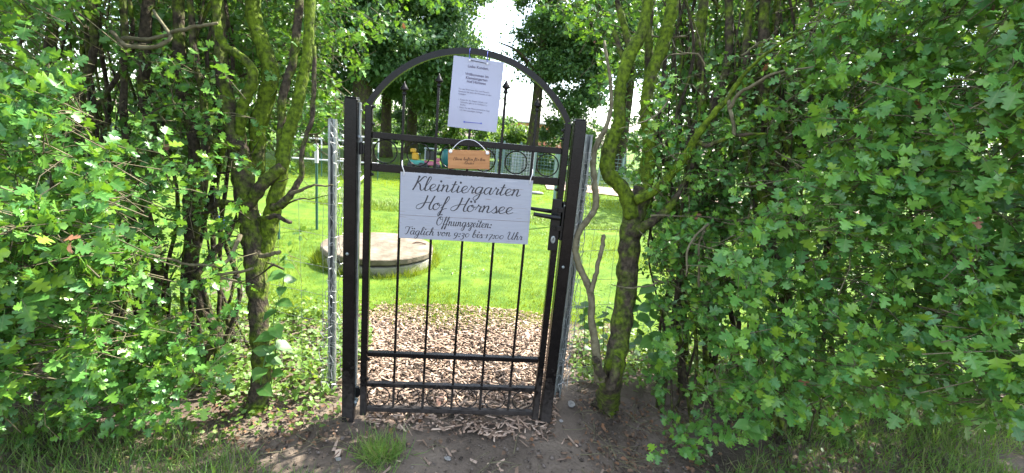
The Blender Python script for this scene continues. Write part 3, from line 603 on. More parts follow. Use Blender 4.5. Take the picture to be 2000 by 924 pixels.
stem(L1, [(470, 460, 2.4, 5), (440, 520, 2.3, 4), (420, 525, 2.28, 3.5), (360, 520, 2.2, 3), (300, 500, 2.1, 2)], TWIG)
stem(L1, [(462, 548, 2.3, 2), (420, 540, 2.25, 3.5), (495, 524, 2.3, 3)], TWIG, 'stub')
b2 = bd(410, 748)
stem(L2, [(412, 752, b2, 15), (396, 705, 2.6, 13), (426, 655, 2.6, 12), (398, 605, 2.62, 11), (380, 530, 2.62, 13), (382, 450, 2.6, 14), (372, 380, 2.6, 12), (384, 300, 2.6, 12), (362, 200, 2.6, 12), (352, 100, 2.6, 12), (345, -60, 2.6, 11)], BARK, 'trunk', 12)
stem(L2, [(380, 470, 2.58, 9), (402, 330, 2.55, 9), (396, 190, 2.55, 8), (378, 90, 2.55, 7), (366, -60, 2.55, 6)], MOSS)
stem(L2, [(384, 430, 2.5, 6), (430, 398, 2.4, 7), (466, 402, 2.36, 6)], MOSS, 'stub')
stem(L2, [(378, 545, 2.5, 7), (440, 470, 2.6, 6), (470, 380, 2.7, 5), (450, 250, 2.75, 5)], BARK)
stem(L2, [(395, 250, 2.4, 5), (430, 285, 2.4, 7), (470, 290, 2.42, 7)], MOSS)
b3 = bd(268, 700)
stem(L3, [(266, 706, b3, 15), (288, 620, 2.75, 14), (306, 520, 2.7, 12), (282, 400, 2.65, 12), (300, 300, 2.6, 12), (283, 180, 2.6, 12), (285, 60, 2.6, 12), (298, -60, 2.6, 11)], BARK, 'trunk', 12)
stem(L3, [(300, 480, 2.6, 8), (255, 330, 2.5, 8), (236, 160, 2.4, 7), (238, 40, 2.35, 7), (232, -60, 2.35, 6)], BARK)
stem(L3, [(240, 75, 2.3, 5), (300, 75, 2.2, 4), (360, 60, 2.1, 4), (425, 45, 2.05, 3)], TWIG, 'stub')
stem(L3, [(215, 60, 2.1, 4), (255, 90, 2.1, 5), (330, 80, 2.1, 4), (300, 20, 2.15, 3)], TWIG)
b4 = bd(90, 770)
stem(L4, [(90, 770, b4, 15), (110, 640, 2.5, 14), (80, 480, 2.5, 12), (110, 320, 2.5, 12), (95, 150, 2.5, 11), (110, -60, 2.5, 10)], BARK, 'trunk', 10)
stem(L4, [(105, 600, 2.5, 9), (170, 430, 2.5, 9), (160, 250, 2.5, 8), (190, 100, 2.5, 8), (180, -60, 2.5, 7)], BARK)
c1 = bd(1180, 800)
stem(R1s, [(1176, 808, c1, 30), (1185, 785, c1, 27), (1195, 725, 2.50, 23), (1206, 660, 2.54, 23), (1222, 560, 2.56, 23), (1230, 480, 2.57, 24), (1242, 410, 2.58, 24), (1258, 370, 2.58, 22)], MOSS, 'trunk', 14, wob=.004)
stem(R1s, [(1236, 425, 2.56, 18), (1218, 372, 2.54, 16), (1186, 335, 2.52, 17), (1190, 280, 2.52, 17), (1206, 235, 2.52, 14), (1212, 170, 2.52, 13), (1230, 110, 2.52, 15), (1258, 50, 2.52, 13), (1276, -60, 2.52, 12)], MOSSY, 'limb', 12, wob=.003)
stem(R1s, [(1255, 390, 2.6, 20), (1268, 290, 2.62, 15), (1262, 220, 2.62, 14), (1275, 150, 2.62, 14), (1300, 85, 2.62, 15), (1312, 20, 2.62, 14), (1322, -60, 2.62, 13)], MOSSY, 'limb', 12, wob=.003)
stem(R1s, [(1280, 300, 2.72, 10), (1268, 200, 2.72, 10), (1266, 100, 2.72, 10), (1270, 0, 2.72, 9), (1274, -60, 2.72, 9)], MOSS)
stem(R1s, [(1240, 392, 2.5, 11), (1285, 370, 2.46, 10), (1338, 312, 2.4, 9), (1362, 270, 2.36, 8), (1405, 215, 2.3, 7), (1428, 190, 2.28, 6), (1470, 130, 2.2, 4), (1540, 75, 2.1, 2.5), (1610, 48, 2.05, 1.2)], MOSSY, 'limb', 10, wob=.003)
stem(R1s, [(1362, 276, 2.36, 6), (1385, 286, 2.33, 5), (1435, 266, 2.25, 4.5), (1500, 262, 2.15, 2)], MOSS)
stem(R1s, [(1425, 192, 2.28, 4), (1432, 230, 2.26, 4), (1434, 265, 2.25, 4)], TWIG)
stem(R1s, [(1424, 215, 2.27, 4), (1450, 175, 2.2, 4), (1510, 145, 2.1, 3), (1590, 130, 1.95, 1.5)], TWIG)
stem(R1s, [(1238, 460, 2.55, 12), (1262, 440, 2.5, 11), (1310, 402, 2.45, 8), (1350, 330, 2.5, 5), (1360, 250, 2.5, 4)], MOSS)
stem(R1s, [(1172, 745, 2.42, 12), (1163, 690, 2.4, 10), (1154, 620, 2.38, 8), (1152, 570, 2.38, 8), (1130, 515, 2.38, 7.5), (1124, 480, 2.38, 7), (1134, 450, 2.38, 7), (1160, 415, 2.4, 7), (1166, 385, 2.4, 7.5), (1162, 345, 2.4, 7), (1166, 290, 2.4, 6.5), (1190, 235, 2.4, 5), (1196, 170, 2.42, 4), (1180, 80, 2.45, 3)], TWIG, 'sucker', 10, wob=.003)
stem(R1s, [(1152, 572, 2.38, 6), (1166, 530, 2.36, 5), (1174, 490, 2.35, 5), (1178, 458, 2.35, 4.5)], TWIG, 'stub')
stem(R1s, [(1190, 760, 2.44, 12), (1206, 715, 2.42, 10), (1210, 700, 2.42, 10)], BARK, 'stub')
stem(R1s, [(1178, 740, 2.40, 10), (1166, 715, 2.38, 9), (1161, 700, 2.37, 8.5)], BARK, 'stub')
stem(R1s, [(1200, 60, 2.6, 5), (1225, 120, 2.6, 7), (1236, 140, 2.6, 7)], MOSS); stem(R1s, [(1195, -40, 2.6, 5), (1225, 60, 2.6, 8), (1238, 110, 2.58, 8)], MOSS)
c2 = bd(1338, 700)
stem(R2s, [(1338, 705, c2, 12), (1332, 600, 2.85, 10), (1340, 500, 2.85, 10), (1362, 400, 2.85, 11), (1350, 300, 2.85, 11), (1372, 200, 2.85, 11), (1366, 100, 2.85, 11), (1380, -60, 2.85, 10)], MOSS, 'trunk')
stem(R2s, [(1360, 420, 2.8, 9), (1410, 330, 2.75, 10), (1390, 220, 2.75, 9), (1425, 110, 2.75, 9), (1420, -60, 2.75, 9)], BARK)
stem(R2s, [(1365, 560, 2.3, 3), (1370, 470, 2.28, 2.5), (1382, 440, 2.28, 3), (1345, 480, 2.2, 2.5), (1340, 540, 2.18, 2)], TWIG, 'hanging_shoot')
c3 = bd(1560, 745)
stem(R3s, [(1560, 745, c3, 14), (1540, 600, 2.6, 13), (1500, 430, 2.65, 13), (1520, 300, 2.65, 12), (1490, 160, 2.65, 12), (1500, -60, 2.65, 11)], MOSS, 'trunk')
stem(R3s, [(1505, 420, 2.6, 9), (1460, 300, 2.65, 9), (1455, 150, 2.65, 9), (1470, -60, 2.65, 8)], MOSS)
c4 = bd(1860, 770)
stem(R4s, [(1860, 770, c4, 14), (1840, 600, 2.5, 13), (1870, 400, 2.5, 12), (1830, 200, 2.5, 12), (1850, -60, 2.5, 11)], BARK, 'trunk')
# thin stems inside the hedge
def owner(px):
    keys = np.array([s.px for s in SHRUBS]); return np.argmin(np.abs(np.asarray(px)[:, None] - keys[None]), 1)
g = np.random.default_rng(21)
for k in range(58):
    px = g.uniform(60, 470) if k % 2 else g.uniform(1285, 1620)
    d = g.uniform(2.5, 3.25); y0 = 462 + F * (EYE / d + FW[2] + RT[2] * (px - 1000) / F) / UPV[2] + 4; dx = g.normal(0, 26, 6); r = g.uniform(2, 7.5)
    ys_ = np.linspace(y0, -70, 6); s = SHRUBS[owner([px])[0]]
    stem(s, [(px + dx[i], ys_[i], d + g.normal(0, .05), r * (1 - .5 * i / 6)) for i in range(6)], [BARK, MOSS, BARK][k % 3], 'inner_stem', 6, 4, .04)
for k in range(46):       # criss-cross dead twigs
    px = g.uniform(150, 600) if k % 2 else g.uniform(1230, 1560); py = g.uniform(60, 560); d = g.uniform(2.2, 2.9); a = g.uniform(-.7, .7) + (math.pi if g.random() < .5 else 0); ln = g.uniform(50, 170)
    pts = [(px + math.cos(a) * ln * t + g.normal(0, 5), py + math.sin(a) * ln * t + g.normal(0, 6), d + g.normal(0, .05), 2.6 * (1 - .75 * t)) for t in (0, .33, .66, 1)]
    stem(SHRUBS[owner([px])[0]], pts, [TWIG, BARK][k % 2], 'dead_twig', 5, 4, 0)

# leaves: sampled inside regions of the hedge volume
def region(n, poly, dfun, thick, seed, bias=1.5, clump=0.35, cs=150):
    g = np.random.default_rng(seed); x0, y0 = np.min(poly, 0); x1, y1 = np.max(poly, 0); X = []; Y = []; c = 0
    while c < n:
        x = g.uniform(x0, x1, n * 2); y = g.uniform(y0, y1, n * 2); k = inpoly(x, y, poly)
        k &= (vnoise(x, y, cs, seed + 5) + 1.0 + g.uniform(-.5, .5, len(x)) > clump)
        X.append(x[k]); Y.append(y[k]); c += k.sum()
    x = np.concatenate(X)[:n]; y = np.concatenate(Y)[:n]
    d = dfun(x, y) + .10 * vnoise(x, y, 120, seed) + thick * g.uniform(0, 1, n) ** bias
    P = un(x, y, d); k = P[:, 2] > .09; return P[k], x[k]
def add(P, px, size, ln, nl, out, face, simple=False, dj=.7, fj=.45):
    n = len(P); D = nrm(np.array(out) + RNG.normal(0, dj, (n, 3))); ll = ln * RNG.uniform(.6, 1.3, n)
    Mx, Ps, Ss, Ow = sprigs(P, D, nl, size, ll, face, fj); own = owner(px + RNG.normal(0, 25, n))
    for i, s in enumerate(SHRUBS):
        k = own[Ow] == i
        (s.M2 if simple else s.M).append(Mx[k]); (s.P2 if simple else s.P).append(Ps[k])
        if not simple: s.S.append(Ss[k])
        for j in np.where(own == i)[0]:
            s.tw.append((P[j] - D[j] * ll[j] * .8 - np.array([0, -.05, .03]), P[j], P[j] + D[j] * ll[j]))
dL = lambda x, y: np.interp(x, [-350, 0, 200, 350, 480], [1.42, 1.55, 1.78, 2.02, 2.2]) + .10 * np.clip((y - 700) / 200, 0, 1)
dR = lambda x, y: np.interp(x, [1250, 1400, 1600, 2000, 2350], [2.22, 2.08, 1.85, 1.58, 1.45]) + .14 * np.clip((y - 700) / 150, 0, 1)
OUT = (0, -.75, .1)
PL = [(-300, -80), (120, -80), (190, 60), (250, 150), (300, 235), (330, 330), (300, 430), (330, 520), (300, 600), (420, 640), (330, 720), (400, 770), (250, 790), (60, 850), (-300, 920)]
P, px = region(1250, PL, dL, .80, 1, 1.1, clump=.75, cs=95); k = (project(P)[1] > 230) | (RNG.random(len(P)) < .5); P = P[k]; px = px[k]; add(P, px + 0, .050, .12, 8, OUT, (0, -.5, .7), fj=.75)
P, px = region(430, [(-300, 120), (150, 150), (240, 300), (200, 500), (260, 700), (80, 830), (-300, 900)], lambda x, y: dL(x, y) - .05, .12, 2, clump=.95, cs=80); add(P, px, .051, .12, 8, OUT, (0, -.5, .7), fj=.75)
PR = [(1290, 880), (1270, 730), (1330, 640), (1345, 540), (1380, 470), (1420, 400), (1520, 330), (1490, 210), (1560, 110), (1600, -80), (2350, -80), (2350, 850), (2000, 830), (1700, 800), (1560, 770), (1450, 830), (1380, 900)]
P, px = region(1700, PR, dR, .80, 3, 1.1, clump=.7, cs=95); add(P, px, .050, .12, 8, OUT, (0, -.5, .7), fj=.75)
P, px = region(620, [(1400, 480), (1560, 330), (1560, 120), (1640, -80), (2350, -80), (2350, 830), (1700, 780), (1400, 700)], lambda x, y: dR(x, y) - .06, .12, 4, clump=.9, cs=80); add(P, px, .051, .12, 8, OUT, (0, -.5, .7), fj=.75)
P, px = region(130, [(120, 650), (420, 620), (440, 740), (340, 800), (100, 840)], lambda x, y: 2.0 + 0 * x, .35, 76, 1, clump=.4, cs=90); add(P, px, .048, .11, 8, OUT, (0, -.5, .7), fj=.7)
P, px = region(75, [(1185, 230), (1300, 200), (1310, 470), (1265, 520), (1250, 380)], lambda x, y: 2.65 + 0 * x, .4, 77, 1, clump=.3); add(P, px, .04, .1, 7, OUT, (0, -.3, .75))
# sparse middle of the hedge
P, px = region(150, [(250, 80), (470, 120), (480, 560), (440, 720), (300, 700)], lambda x, y: 2.2 + 0 * x, .35, 5, 1); add(P, px, .04, .1, 7, OUT, (0, -.3, .75))
P, px = region(110, [(1230, 200), (1560, 60), (1500, 330), (1400, 400), (1350, 560), (1260, 480), (1290, 330)], lambda x, y: 2.25 + 0 * x, .35, 6, 1); add(P, px, .038, .1, 7, OUT, (0, -.3, .75))
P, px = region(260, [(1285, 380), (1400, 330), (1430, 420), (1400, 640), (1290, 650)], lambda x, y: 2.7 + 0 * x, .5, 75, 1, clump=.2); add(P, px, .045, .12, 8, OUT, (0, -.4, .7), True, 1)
P, px = region(150, [(1275, 230), (1420, 200), (1430, 420), (1400, 640), (1290, 650)], lambda x, y: 2.45 + 0 * x, .5, 71, 1, clump=.3); add(P, px, .04, .1, 7, OUT, (0, -.3, .75))
P, px = region(90, [(300, 60), (600, 60), (590, 330), (330, 330)], lambda x, y: 2.55 + 0 * x, .4, 72, 1, clump=.3); add(P, px, .04, .1, 7, OUT, (0, -.3, .75))
# far side of the hedge, lit from behind
bk = lambda x, y: 3.0 + 0 * x
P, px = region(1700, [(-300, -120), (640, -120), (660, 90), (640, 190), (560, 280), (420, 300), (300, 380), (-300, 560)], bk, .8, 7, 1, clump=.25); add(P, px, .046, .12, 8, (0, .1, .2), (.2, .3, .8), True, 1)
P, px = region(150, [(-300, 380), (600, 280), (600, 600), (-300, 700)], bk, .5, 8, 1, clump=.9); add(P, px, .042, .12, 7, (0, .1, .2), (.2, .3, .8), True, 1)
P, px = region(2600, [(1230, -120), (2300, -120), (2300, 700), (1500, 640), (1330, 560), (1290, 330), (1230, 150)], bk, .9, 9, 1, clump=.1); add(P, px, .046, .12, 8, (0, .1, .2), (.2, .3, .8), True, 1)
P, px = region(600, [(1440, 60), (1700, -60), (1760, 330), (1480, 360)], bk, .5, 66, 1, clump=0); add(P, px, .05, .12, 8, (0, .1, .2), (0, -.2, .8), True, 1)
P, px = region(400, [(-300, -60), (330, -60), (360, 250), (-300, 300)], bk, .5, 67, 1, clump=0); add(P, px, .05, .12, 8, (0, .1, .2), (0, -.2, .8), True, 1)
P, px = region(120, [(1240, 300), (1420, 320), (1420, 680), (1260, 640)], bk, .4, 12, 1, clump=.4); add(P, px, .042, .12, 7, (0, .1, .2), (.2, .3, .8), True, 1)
# overhanging tops either side of the gate
P, px = region(150, [(590, -120), (770, -120), (740, 40), (720, 110), (650, 150), (690, 230), (600, 290), (590, 150)], lambda x, y: 2.7 + 0 * x, .5, 10, 1, clump=.2); add(P, px * 0 + 520, .047, .13, 7, (.1, 0, -.1), (.1, .1, .9))
P, px = region(36, [(750, -120), (960, -120), (900, -20), (760, 30)], lambda x, y: 2.8 + 0 * x, .4, 13, 1, clump=.2); add(P, px * 0 + 520, .045, .13, 7, (.1, 0, -.1), (.1, .1, .9))
P, px = region(110, [(1060, -120), (1240, -120), (1235, 240), (1180, 230), (1150, 110), (1080, 40)], lambda x, y: 2.7 + 0 * x, .5, 11, 1, clump=.3); add(P, px * 0 + 1180, .045, .12, 7, (-.1, 0, -.1), (.1, .1, .9))
# the closed top of the hedge above the picture, and its dark middle
def slabpts(n, x0, x1, seed, zh=.9):
    g = np.random.default_rng(seed); x = g.uniform(x0, x1, n); return np.column_stack([x, g.uniform(1.55, 3.7, n), 2.45 + zh * g.random(n) + .12 * vnoise(x, x, .5, seed)])
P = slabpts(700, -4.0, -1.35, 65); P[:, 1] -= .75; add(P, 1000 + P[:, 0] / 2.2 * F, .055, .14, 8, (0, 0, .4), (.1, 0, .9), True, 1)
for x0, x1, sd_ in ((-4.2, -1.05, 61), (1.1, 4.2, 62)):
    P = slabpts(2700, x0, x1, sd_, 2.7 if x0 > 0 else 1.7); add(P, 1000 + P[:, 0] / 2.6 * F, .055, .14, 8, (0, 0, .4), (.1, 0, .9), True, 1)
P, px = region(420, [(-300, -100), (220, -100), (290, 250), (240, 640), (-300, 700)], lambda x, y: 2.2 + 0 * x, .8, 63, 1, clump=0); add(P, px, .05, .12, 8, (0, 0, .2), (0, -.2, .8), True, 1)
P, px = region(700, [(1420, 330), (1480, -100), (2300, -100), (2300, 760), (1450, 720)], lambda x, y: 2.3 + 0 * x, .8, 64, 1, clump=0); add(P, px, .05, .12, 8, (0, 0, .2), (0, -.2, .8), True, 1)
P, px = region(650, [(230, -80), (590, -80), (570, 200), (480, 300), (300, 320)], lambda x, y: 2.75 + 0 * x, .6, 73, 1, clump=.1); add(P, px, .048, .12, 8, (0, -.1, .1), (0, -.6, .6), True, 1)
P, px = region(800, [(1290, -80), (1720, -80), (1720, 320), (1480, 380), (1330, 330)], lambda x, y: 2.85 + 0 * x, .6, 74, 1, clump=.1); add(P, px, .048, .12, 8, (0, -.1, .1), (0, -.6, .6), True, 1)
# build them
SIMPLE = mesh_np('hedge_leaf_simple', SV, ST)
LM = [mesh_np('hedge_leaf', *[LT[k][0], LT[k][1]], False, LT[k][2]) for k in range(6)]
for me in LM: me.materials.append(HAW)
LMD = [mesh_np('dry_hedge_leaf', LT[k][0], LT[k][1], False, LT[k][2]) for k in range(2)]
for me in LMD: me.materials.append(DRYLEAF)
for s in SHRUBS:
    Mx = np.concatenate(s.M); Ps = np.concatenate(s.P); Ss = np.concatenate(s.S)
    px, py, d = project(Ps); infr = (px > 0) & (px < 2000) & (py > 0) & (py < 924) & (d > .3)
    # nearest leaf per 12 px cell counts as seen
    key = (px // 14).astype(int) * 1000 + (py // 14).astype(int); o = np.argsort(d); first = np.zeros(len(d), bool); _, ix = np.unique(key[o], return_index=True); first[o[ix]] = True
    sc = np.where(infr & first, Ss / d, 0); top = np.argsort(-sc)[:290]; top = top[sc[top] > 0]
    sel = np.zeros(len(d), bool); sel[top] = True
    for q, i in enumerate(top):
        dry = q > 140 and q % 43 == 17
        o = bpy.data.objects.new('leaf', LMD[q % 2] if dry else LM[int(i) % 6]); COL.objects.link(o); o.parent = s.root
        mm = Matrix.Identity(4)
        for a in range(3):
            for b in range(3): mm[a][b] = Mx[i][a][b]
            mm[a][3] = Ps[i][a] - s.base[a]
        o.matrix_local = mm
        if dry: o['label'] = 'withered brown leaf'
    rest = np.where(~sel)[0]; parts = []
    for k in range(6):
        r = rest[rest % 6 == k]
        if len(r): parts.append(inst(LT[k][0], LT[k][1], Mx[r], Ps[r] - s.base, LT[k][2]))
    fo = link('foliage', mesh_np('foliage', *join(parts)[:2], False, join(parts)[2]), HAW, s.root); fo['kind'] = 'stuff'
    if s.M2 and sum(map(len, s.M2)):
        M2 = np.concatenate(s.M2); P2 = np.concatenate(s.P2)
        V, T, _ = inst(SV, ST, M2, P2 - s.base); fo = link('inner_foliage', mesh_np('inner_foliage', V, T), HAW_SHADE, s.root); fo['kind'] = 'stuff'
    # twigs as three-sided tapering prisms
    A = np.array(s.tw); a, b, c = A[:, 0] - s.base, A[:, 1] - s.base, A[:, 2] - s.base; t = nrm(c - a); u = nrm(np.cross(t, RNG.normal(0, 1, t.shape))); w = np.cross(t, u); n = len(a); rings_ = []
    for Pp, r in ((a, .0026), (b, .0019), (c, .0008)):
        for k in range(3): rings_.append(Pp + r * (math.cos(k * 2.094) * u + math.sin(k * 2.094) * w))
    V = np.stack(rings_, 1).reshape(-1, 3); tt_ = []
    for q in (0, 3):
        for k in range(3): kk = (k + 1) % 3; tt_ += [(q + k, q + kk, q + 3 + kk), (q + k, q + 3 + kk, q + 3 + k)]
    T = (np.array(tt_)[None] + (np.arange(n) * 9)[:, None, None]).reshape(-1, 3)
    tw = link('twigs', mesh_np('twigs', V, T, True), TWIG, s.root); tw['kind'] = 'stuff'

# ------------------------------------------------------------------ background trees and bushes
CARD = np.array([(0, 0, 0), (.34, .45, .05), (0, 1, -.1), (-.34, .45, .05)]); CT = np.array([(0, 1, 2), (0, 2, 3)])
def crown(n, blobs, size, seed, clumps=90, fuzz=.55):
    """leaves gathered in clumps spread through ellipsoids: (centre, radii, weight)"""
    g = np.random.default_rng(seed); W = np.array([b[2] for b in blobs], float); W /= W.sum(); P = []
    for (c, r, _), w in zip(blobs, W):
        k = max(3, int(clumps * w)); u = nrm(g.normal(0, 1, (k, 3))); rad = g.uniform(.35, 1.05, k) ** .6; cc = np.array(c) + u * rad[:, None] * np.array(r)
        m_ = int(n * w); i = g.integers(0, k, m_); P.append(cc[i] + g.normal(0, 1, (m_, 3)) * np.array([fuzz, fuzz, fuzz * .6]) * g.uniform(.3, 1, (m_, 1)))
    P = np.concatenate(P); d = nrm(g.normal(0, 1, P.shape) + np.array([0, 0, -.4])); f = np.array([.1, -.2, .8]) + g.normal(0, .6, P.shape)
    z = nrm(f - d * (f * d).sum(1, keepdims=True)); x = np.cross(d, z); s = size * g.uniform(.6, 1.3, len(P)); return inst(CARD, CT, np.stack([x, d, z], 2) * s[:, None, None], P)
def tree(name, label, cat, px, dist, r0, ht, blobs, n, size, mt, seed, clumps=90, fuzz=.55, group=None, limbs=7, lean=0):
    p = un(px, 462, dist); base = np.array([p[0], p[1], 0.0]); root = empty(name, base, label, cat, group); g = np.random.default_rng(seed)
    if r0:
        P = spline([(0, 0, -.1), (lean * .1, 0, ht * .3), (lean * .4, .1, ht * .6), (lean, 0, ht)], 5); r = np.linspace(1, .25, len(P)) * r0; r[0] *= 1.5; r[1] *= 1.15
        V, T = tube_np(P, r, 12, rough=.03); link('trunk', mesh_np('trunk', V, T, True), BARK, root)
        for k in range(limbs):
            h0 = ht * g.uniform(.3, .85); a = g.uniform(0, 6.28); ln = g.uniform(1.6, 3.2)
            o = np.array([np.interp(h0, P[:, 2], P[:, 0]), np.interp(h0, P[:, 2], P[:, 1]), h0]); Q = spline([o, o + np.array([math.cos(a) * ln * .5, math.sin(a) * ln * .5, ln * .35]), o + np.array([math.cos(a) * ln, math.sin(a) * ln, ln * .45])], 4)
            V, T = tube_np(Q, np.linspace(r0 * .38, .02, len(Q)), 6); link('limb', mesh_np('limb', V, T, True), BARK, root)
    V, T, _ = crown(n, blobs, size, seed, clumps, fuzz); c = link('crown', mesh_np('crown', V, T), mt, root); c['kind'] = 'stuff'; return root
GT = 'trees at the far side of the lawn'
tree('broadleaf_tree', 'big dark tree with thick trunk seen beside the hinge post', 'tree', 703, 17, .40, 12, [((-.3, 0, 7.0), (3.2, 3.0, 4.2), 3), ((.9, 0, 4.6), (2.4, 2.4, 2.0), 1.5), ((-2, 0, 5), (2.6, 2.5, 2.4), 1), ((1.6, .6, 3.8), (2.2, 1.6, 1.1), 1.3)], 52000, .16, TREEA, 1, 150, .45, GT)
tree('broadleaf_tree', 'tree with slim trunk seen just inside the hinge stile', 'tree', 748, 21, .26, 9, [((.6, 0, 5.2), (3.0, 2.6, 2.6), 3), ((.8, 0, 8), (2.6, 2.4, 2.2), 2), ((2.0, 0, 3.6), (2.2, 2, 1.5), 2.2), ((-2, 0, 4), (2, 2, 1.6), 1)], 46000, .17, TREEA, 2, 110, .5, GT)
tree('broadleaf_tree', 'tree behind the second spear bar, crown reaching the sky gap', 'tree', 796, 25, .30, 10, [((1.4, 0, 4.2), (2.2, 2.4, 2.2), 2.4), ((.7, 0, 9), (2.9, 2.4, 3), 2)], 38000, .18, TREEB, 3, 110, .5, GT)
tree('broadleaf_tree', 'leafy tree with bare straight trunk seen under the arch on the lock side', 'tree', 1022, 20, .26, 11, [((1.0, 0, 7.2), (2.4, 2.4, 2.8), 3), ((.3, 0, 5.0), (1.4, 1.8, 1.3), 1.4), ((3.2, 0, 5.4), (1.8, 1.8, 1.3), 1), ((.5, 0, 9.3), (1.9, 2, 2.4), 1.8), ((-1.0, 0, 8.2), (1.1, 1, 1.8), .30), ((.9, 0, 3.9), (1.7, 1.4, 1.1), 1.5), ((1.6, -.4, 2.9), (1.0, 1, .6), .6), ((2.4, 0, 6.0), (1.9, 2, 1.6), 1.5)], 60000, .14, TREEB, 4, 170, .38, GT, lean=.3, limbs=3)
tree('broadleaf_tree', 'dark tree behind the mossy limbs above the lock post', 'tree', 1190, 24, .30, 11, [((-.6, 0, 7.6), (2.6, 2.4, 2.8), 2), ((1.6, 0, 8), (2.8, 2.4, 4), 2), ((-1.4, 0, 6), (1.6, 2, 1.4), 1)], 32000, .16, TREEA, 5, 110, .5, GT)
tree('broadleaf_tree', 'tree showing through the hedge left of the hinge post', 'tree', 560, 23, .3, 10, [((0, 0, 6.4), (3.4, 3, 4), 1)], 16000, .18, TREEB, 6, 90, .6, GT)
tree('broadleaf_tree', 'tree glimpsed through the hedge between the leaning stems', 'tree', 380, 24, .3, 10, [((0, 0, 6.4), (3.8, 3, 4.2), 1)], 14000, .2, TREEA, 7, 90, .6, GT)
tree('broadleaf_tree', 'tree glimpsed through the hedge beyond the lock post trunk', 'tree', 1330, 26, .3, 10, [((0, 0, 6.4), (3.8, 3, 4.2), 1)], 14000, .2, TREEB, 8, 90, .6, GT)
tree('broadleaf_tree', 'dark tree standing close behind the hedge on the lock side', 'tree', 1480, 14, .2, 8, [((0, 0, 4.2), (2.6, 2, 3.6), 1)], 22000, .15, TREEA, 9, 110, .5, GT)
tree('broadleaf_tree', 'dark tree hardly visible behind the leafy middle of the lock-side hedge', 'tree', 1720, 14, .2, 8, [((0, 0, 4.2), (2.8, 2, 3.6), 1)], 20000, .16, TREEA, 10, 110, .5, GT)
tree('broadleaf_tree', 'dark tree behind the upper stems of the hinge-side hedge', 'tree', 440, 15, .2, 8, [((0, 0, 5.0), (2.4, 2, 3.2), 1)], 20000, .15, TREEA, 12, 110, .5, GT)
bushes = [(610, 27, 2.2, 2.9, TREEA, 'dark bush behind the white rails, farthest from the gate'), (665, 28, 2.2, 3.0, TREEA, 'dark bush between the zinc post and the hinge post'), (735, 30, 2.3, 2.1, BUSHL, 'sunlit yellow-green bush behind the two slim trunks'),
          (800, 27, 2.1, 3.2, TREEA, 'dark bush behind the coloured toys'), (850, 29, 2.2, 3.2, TREEB, 'mid-green bush behind the teal barrel'), (905, 28, 2.0, 2.6, BUSHL, 'bright bush below the paper notice'),
          (960, 30, 2.0, 2.6, TREEB, 'bush between the wooden plaque and the brick building'), (1000, 24, 1.6, 1.7, BUSHL, 'light green bush at the foot of the bare straight trunk'), (1075, 23, 1.8, 2.3, TREEB, 'round bush behind the wire pens near the lock stile')]
for k, (px, dd, rx, hz, mt_, lb) in enumerate(bushes):
    tree('bush', lb, 'bush', px, dd, 0, 0, [((0, 0, hz * .5), (rx, rx * .8, hz * .55), 1)], 8000, .15, mt_, 40 + k, 34, .32, 'bushes along the far edge of the lawn')
# far wood on the horizon
g = np.random.default_rng(77); n = 240; cx = g.uniform(-160, 160, n); blobs = [((cx[i], 170 + g.uniform(-12, 12), 3.0 + g.uniform(0, 1.5)), (4.5, 4, 3.4 + g.uniform(0, 2)), 1) for i in range(n)]
V, T, _ = crown(60000, blobs, .9, 78, 900, 1.2); tag(link('distant_wood', mesh_np('distant_wood', V, T), TREEB), 'distant row of trees on the horizon beyond the lock post', 'wood', kind='stuff')

# ------------------------------------------------------------------ brick building, pens, rails, toys
BRICK = mat('brick_wall', (.42, .15, .08), .85, var=(.52, .22, .13), scale=9, bump=.3); ROOF = mat('grey_roof', (.22, .21, .21), .8, var=(.32, .30, .29), scale=5)
p = un(1000, 462, 62); bh = empty('brick_building', (p[0], p[1], 0), 'low red brick building with grey roof behind the trees', 'building', rz=-.1)
MB().box((-4.2, 0, 0), (7, 6, 3.0)).build('wall', BRICK, bh)
mb = MB(); mb.v = [(-4.5, -.4, 2.98), (7.3, -.4, 2.98), (7.3, 3, 4.3), (-4.5, 3, 4.3), (-4.5, 6.4, 2.98), (7.3, 6.4, 2.98), (-4.5, -.4, 2.85), (7.3, -.4, 2.85), (-4.5, 6.4, 2.85), (7.3, 6.4, 2.85)]
mb.f = [(0, 1, 2, 3), (3, 2, 5, 4), (6, 7, 1, 0), (4, 5, 9, 8), (0, 3, 4, 8, 6), (1, 7, 9, 5, 2)]; mb.build('roof', ROOF, bh)
GLASS = mat('dark_window', (.03, .035, .04), .1)
for x in (-2.8, -.2, 2.4, 5):
    f_ = MB().box((x - .6, -.06, 1.0), (x + .6, -.003, 2.3)).build('window', WHITEP, bh); MB().box((x - .5, -.075, 1.1), (x + .5, -.062, 2.2)).build('pane', GLASS, f_)
PENG = mat('pale_green_wire', (.09, .16, .14), .5, .2); PENP = mat('pale_green_post', (.14, .21, .175), .5); WHW = mat('pale_wire', (.34, .37, .36), .5, .2)
def pen(label, a, b, hgt, step, mt_, posts):
    a = np.array(a, float); b = np.array(b, float); root = empty('wire_pen_fence', (a[0], a[1], 0), label, 'fence', 'wire pens at the far side'); D = b - a; ln = np.linalg.norm(D); mb = MB(); k = int(ln / step)
    for i in range(k + 1):
        q = D * i / k; mb.tube([(q[0], q[1], .04), (q[0], q[1], hgt)], .0055, 4, cap=False)
    for z in np.arange(.06, hgt + .01, step): mb.tube([(0, 0, z), (D[0], D[1], z)], .0055, 4, cap=False)
    w = mb.build('wire_mesh', mt_, root); w['kind'] = 'stuff'
    for t in np.linspace(0, 1, posts): q = D * t; MB().box((q[0] - .03, q[1] - .03, 0), (q[0] + .03, q[1] + .03, hgt + .05), .004).build('post', PENP, root)
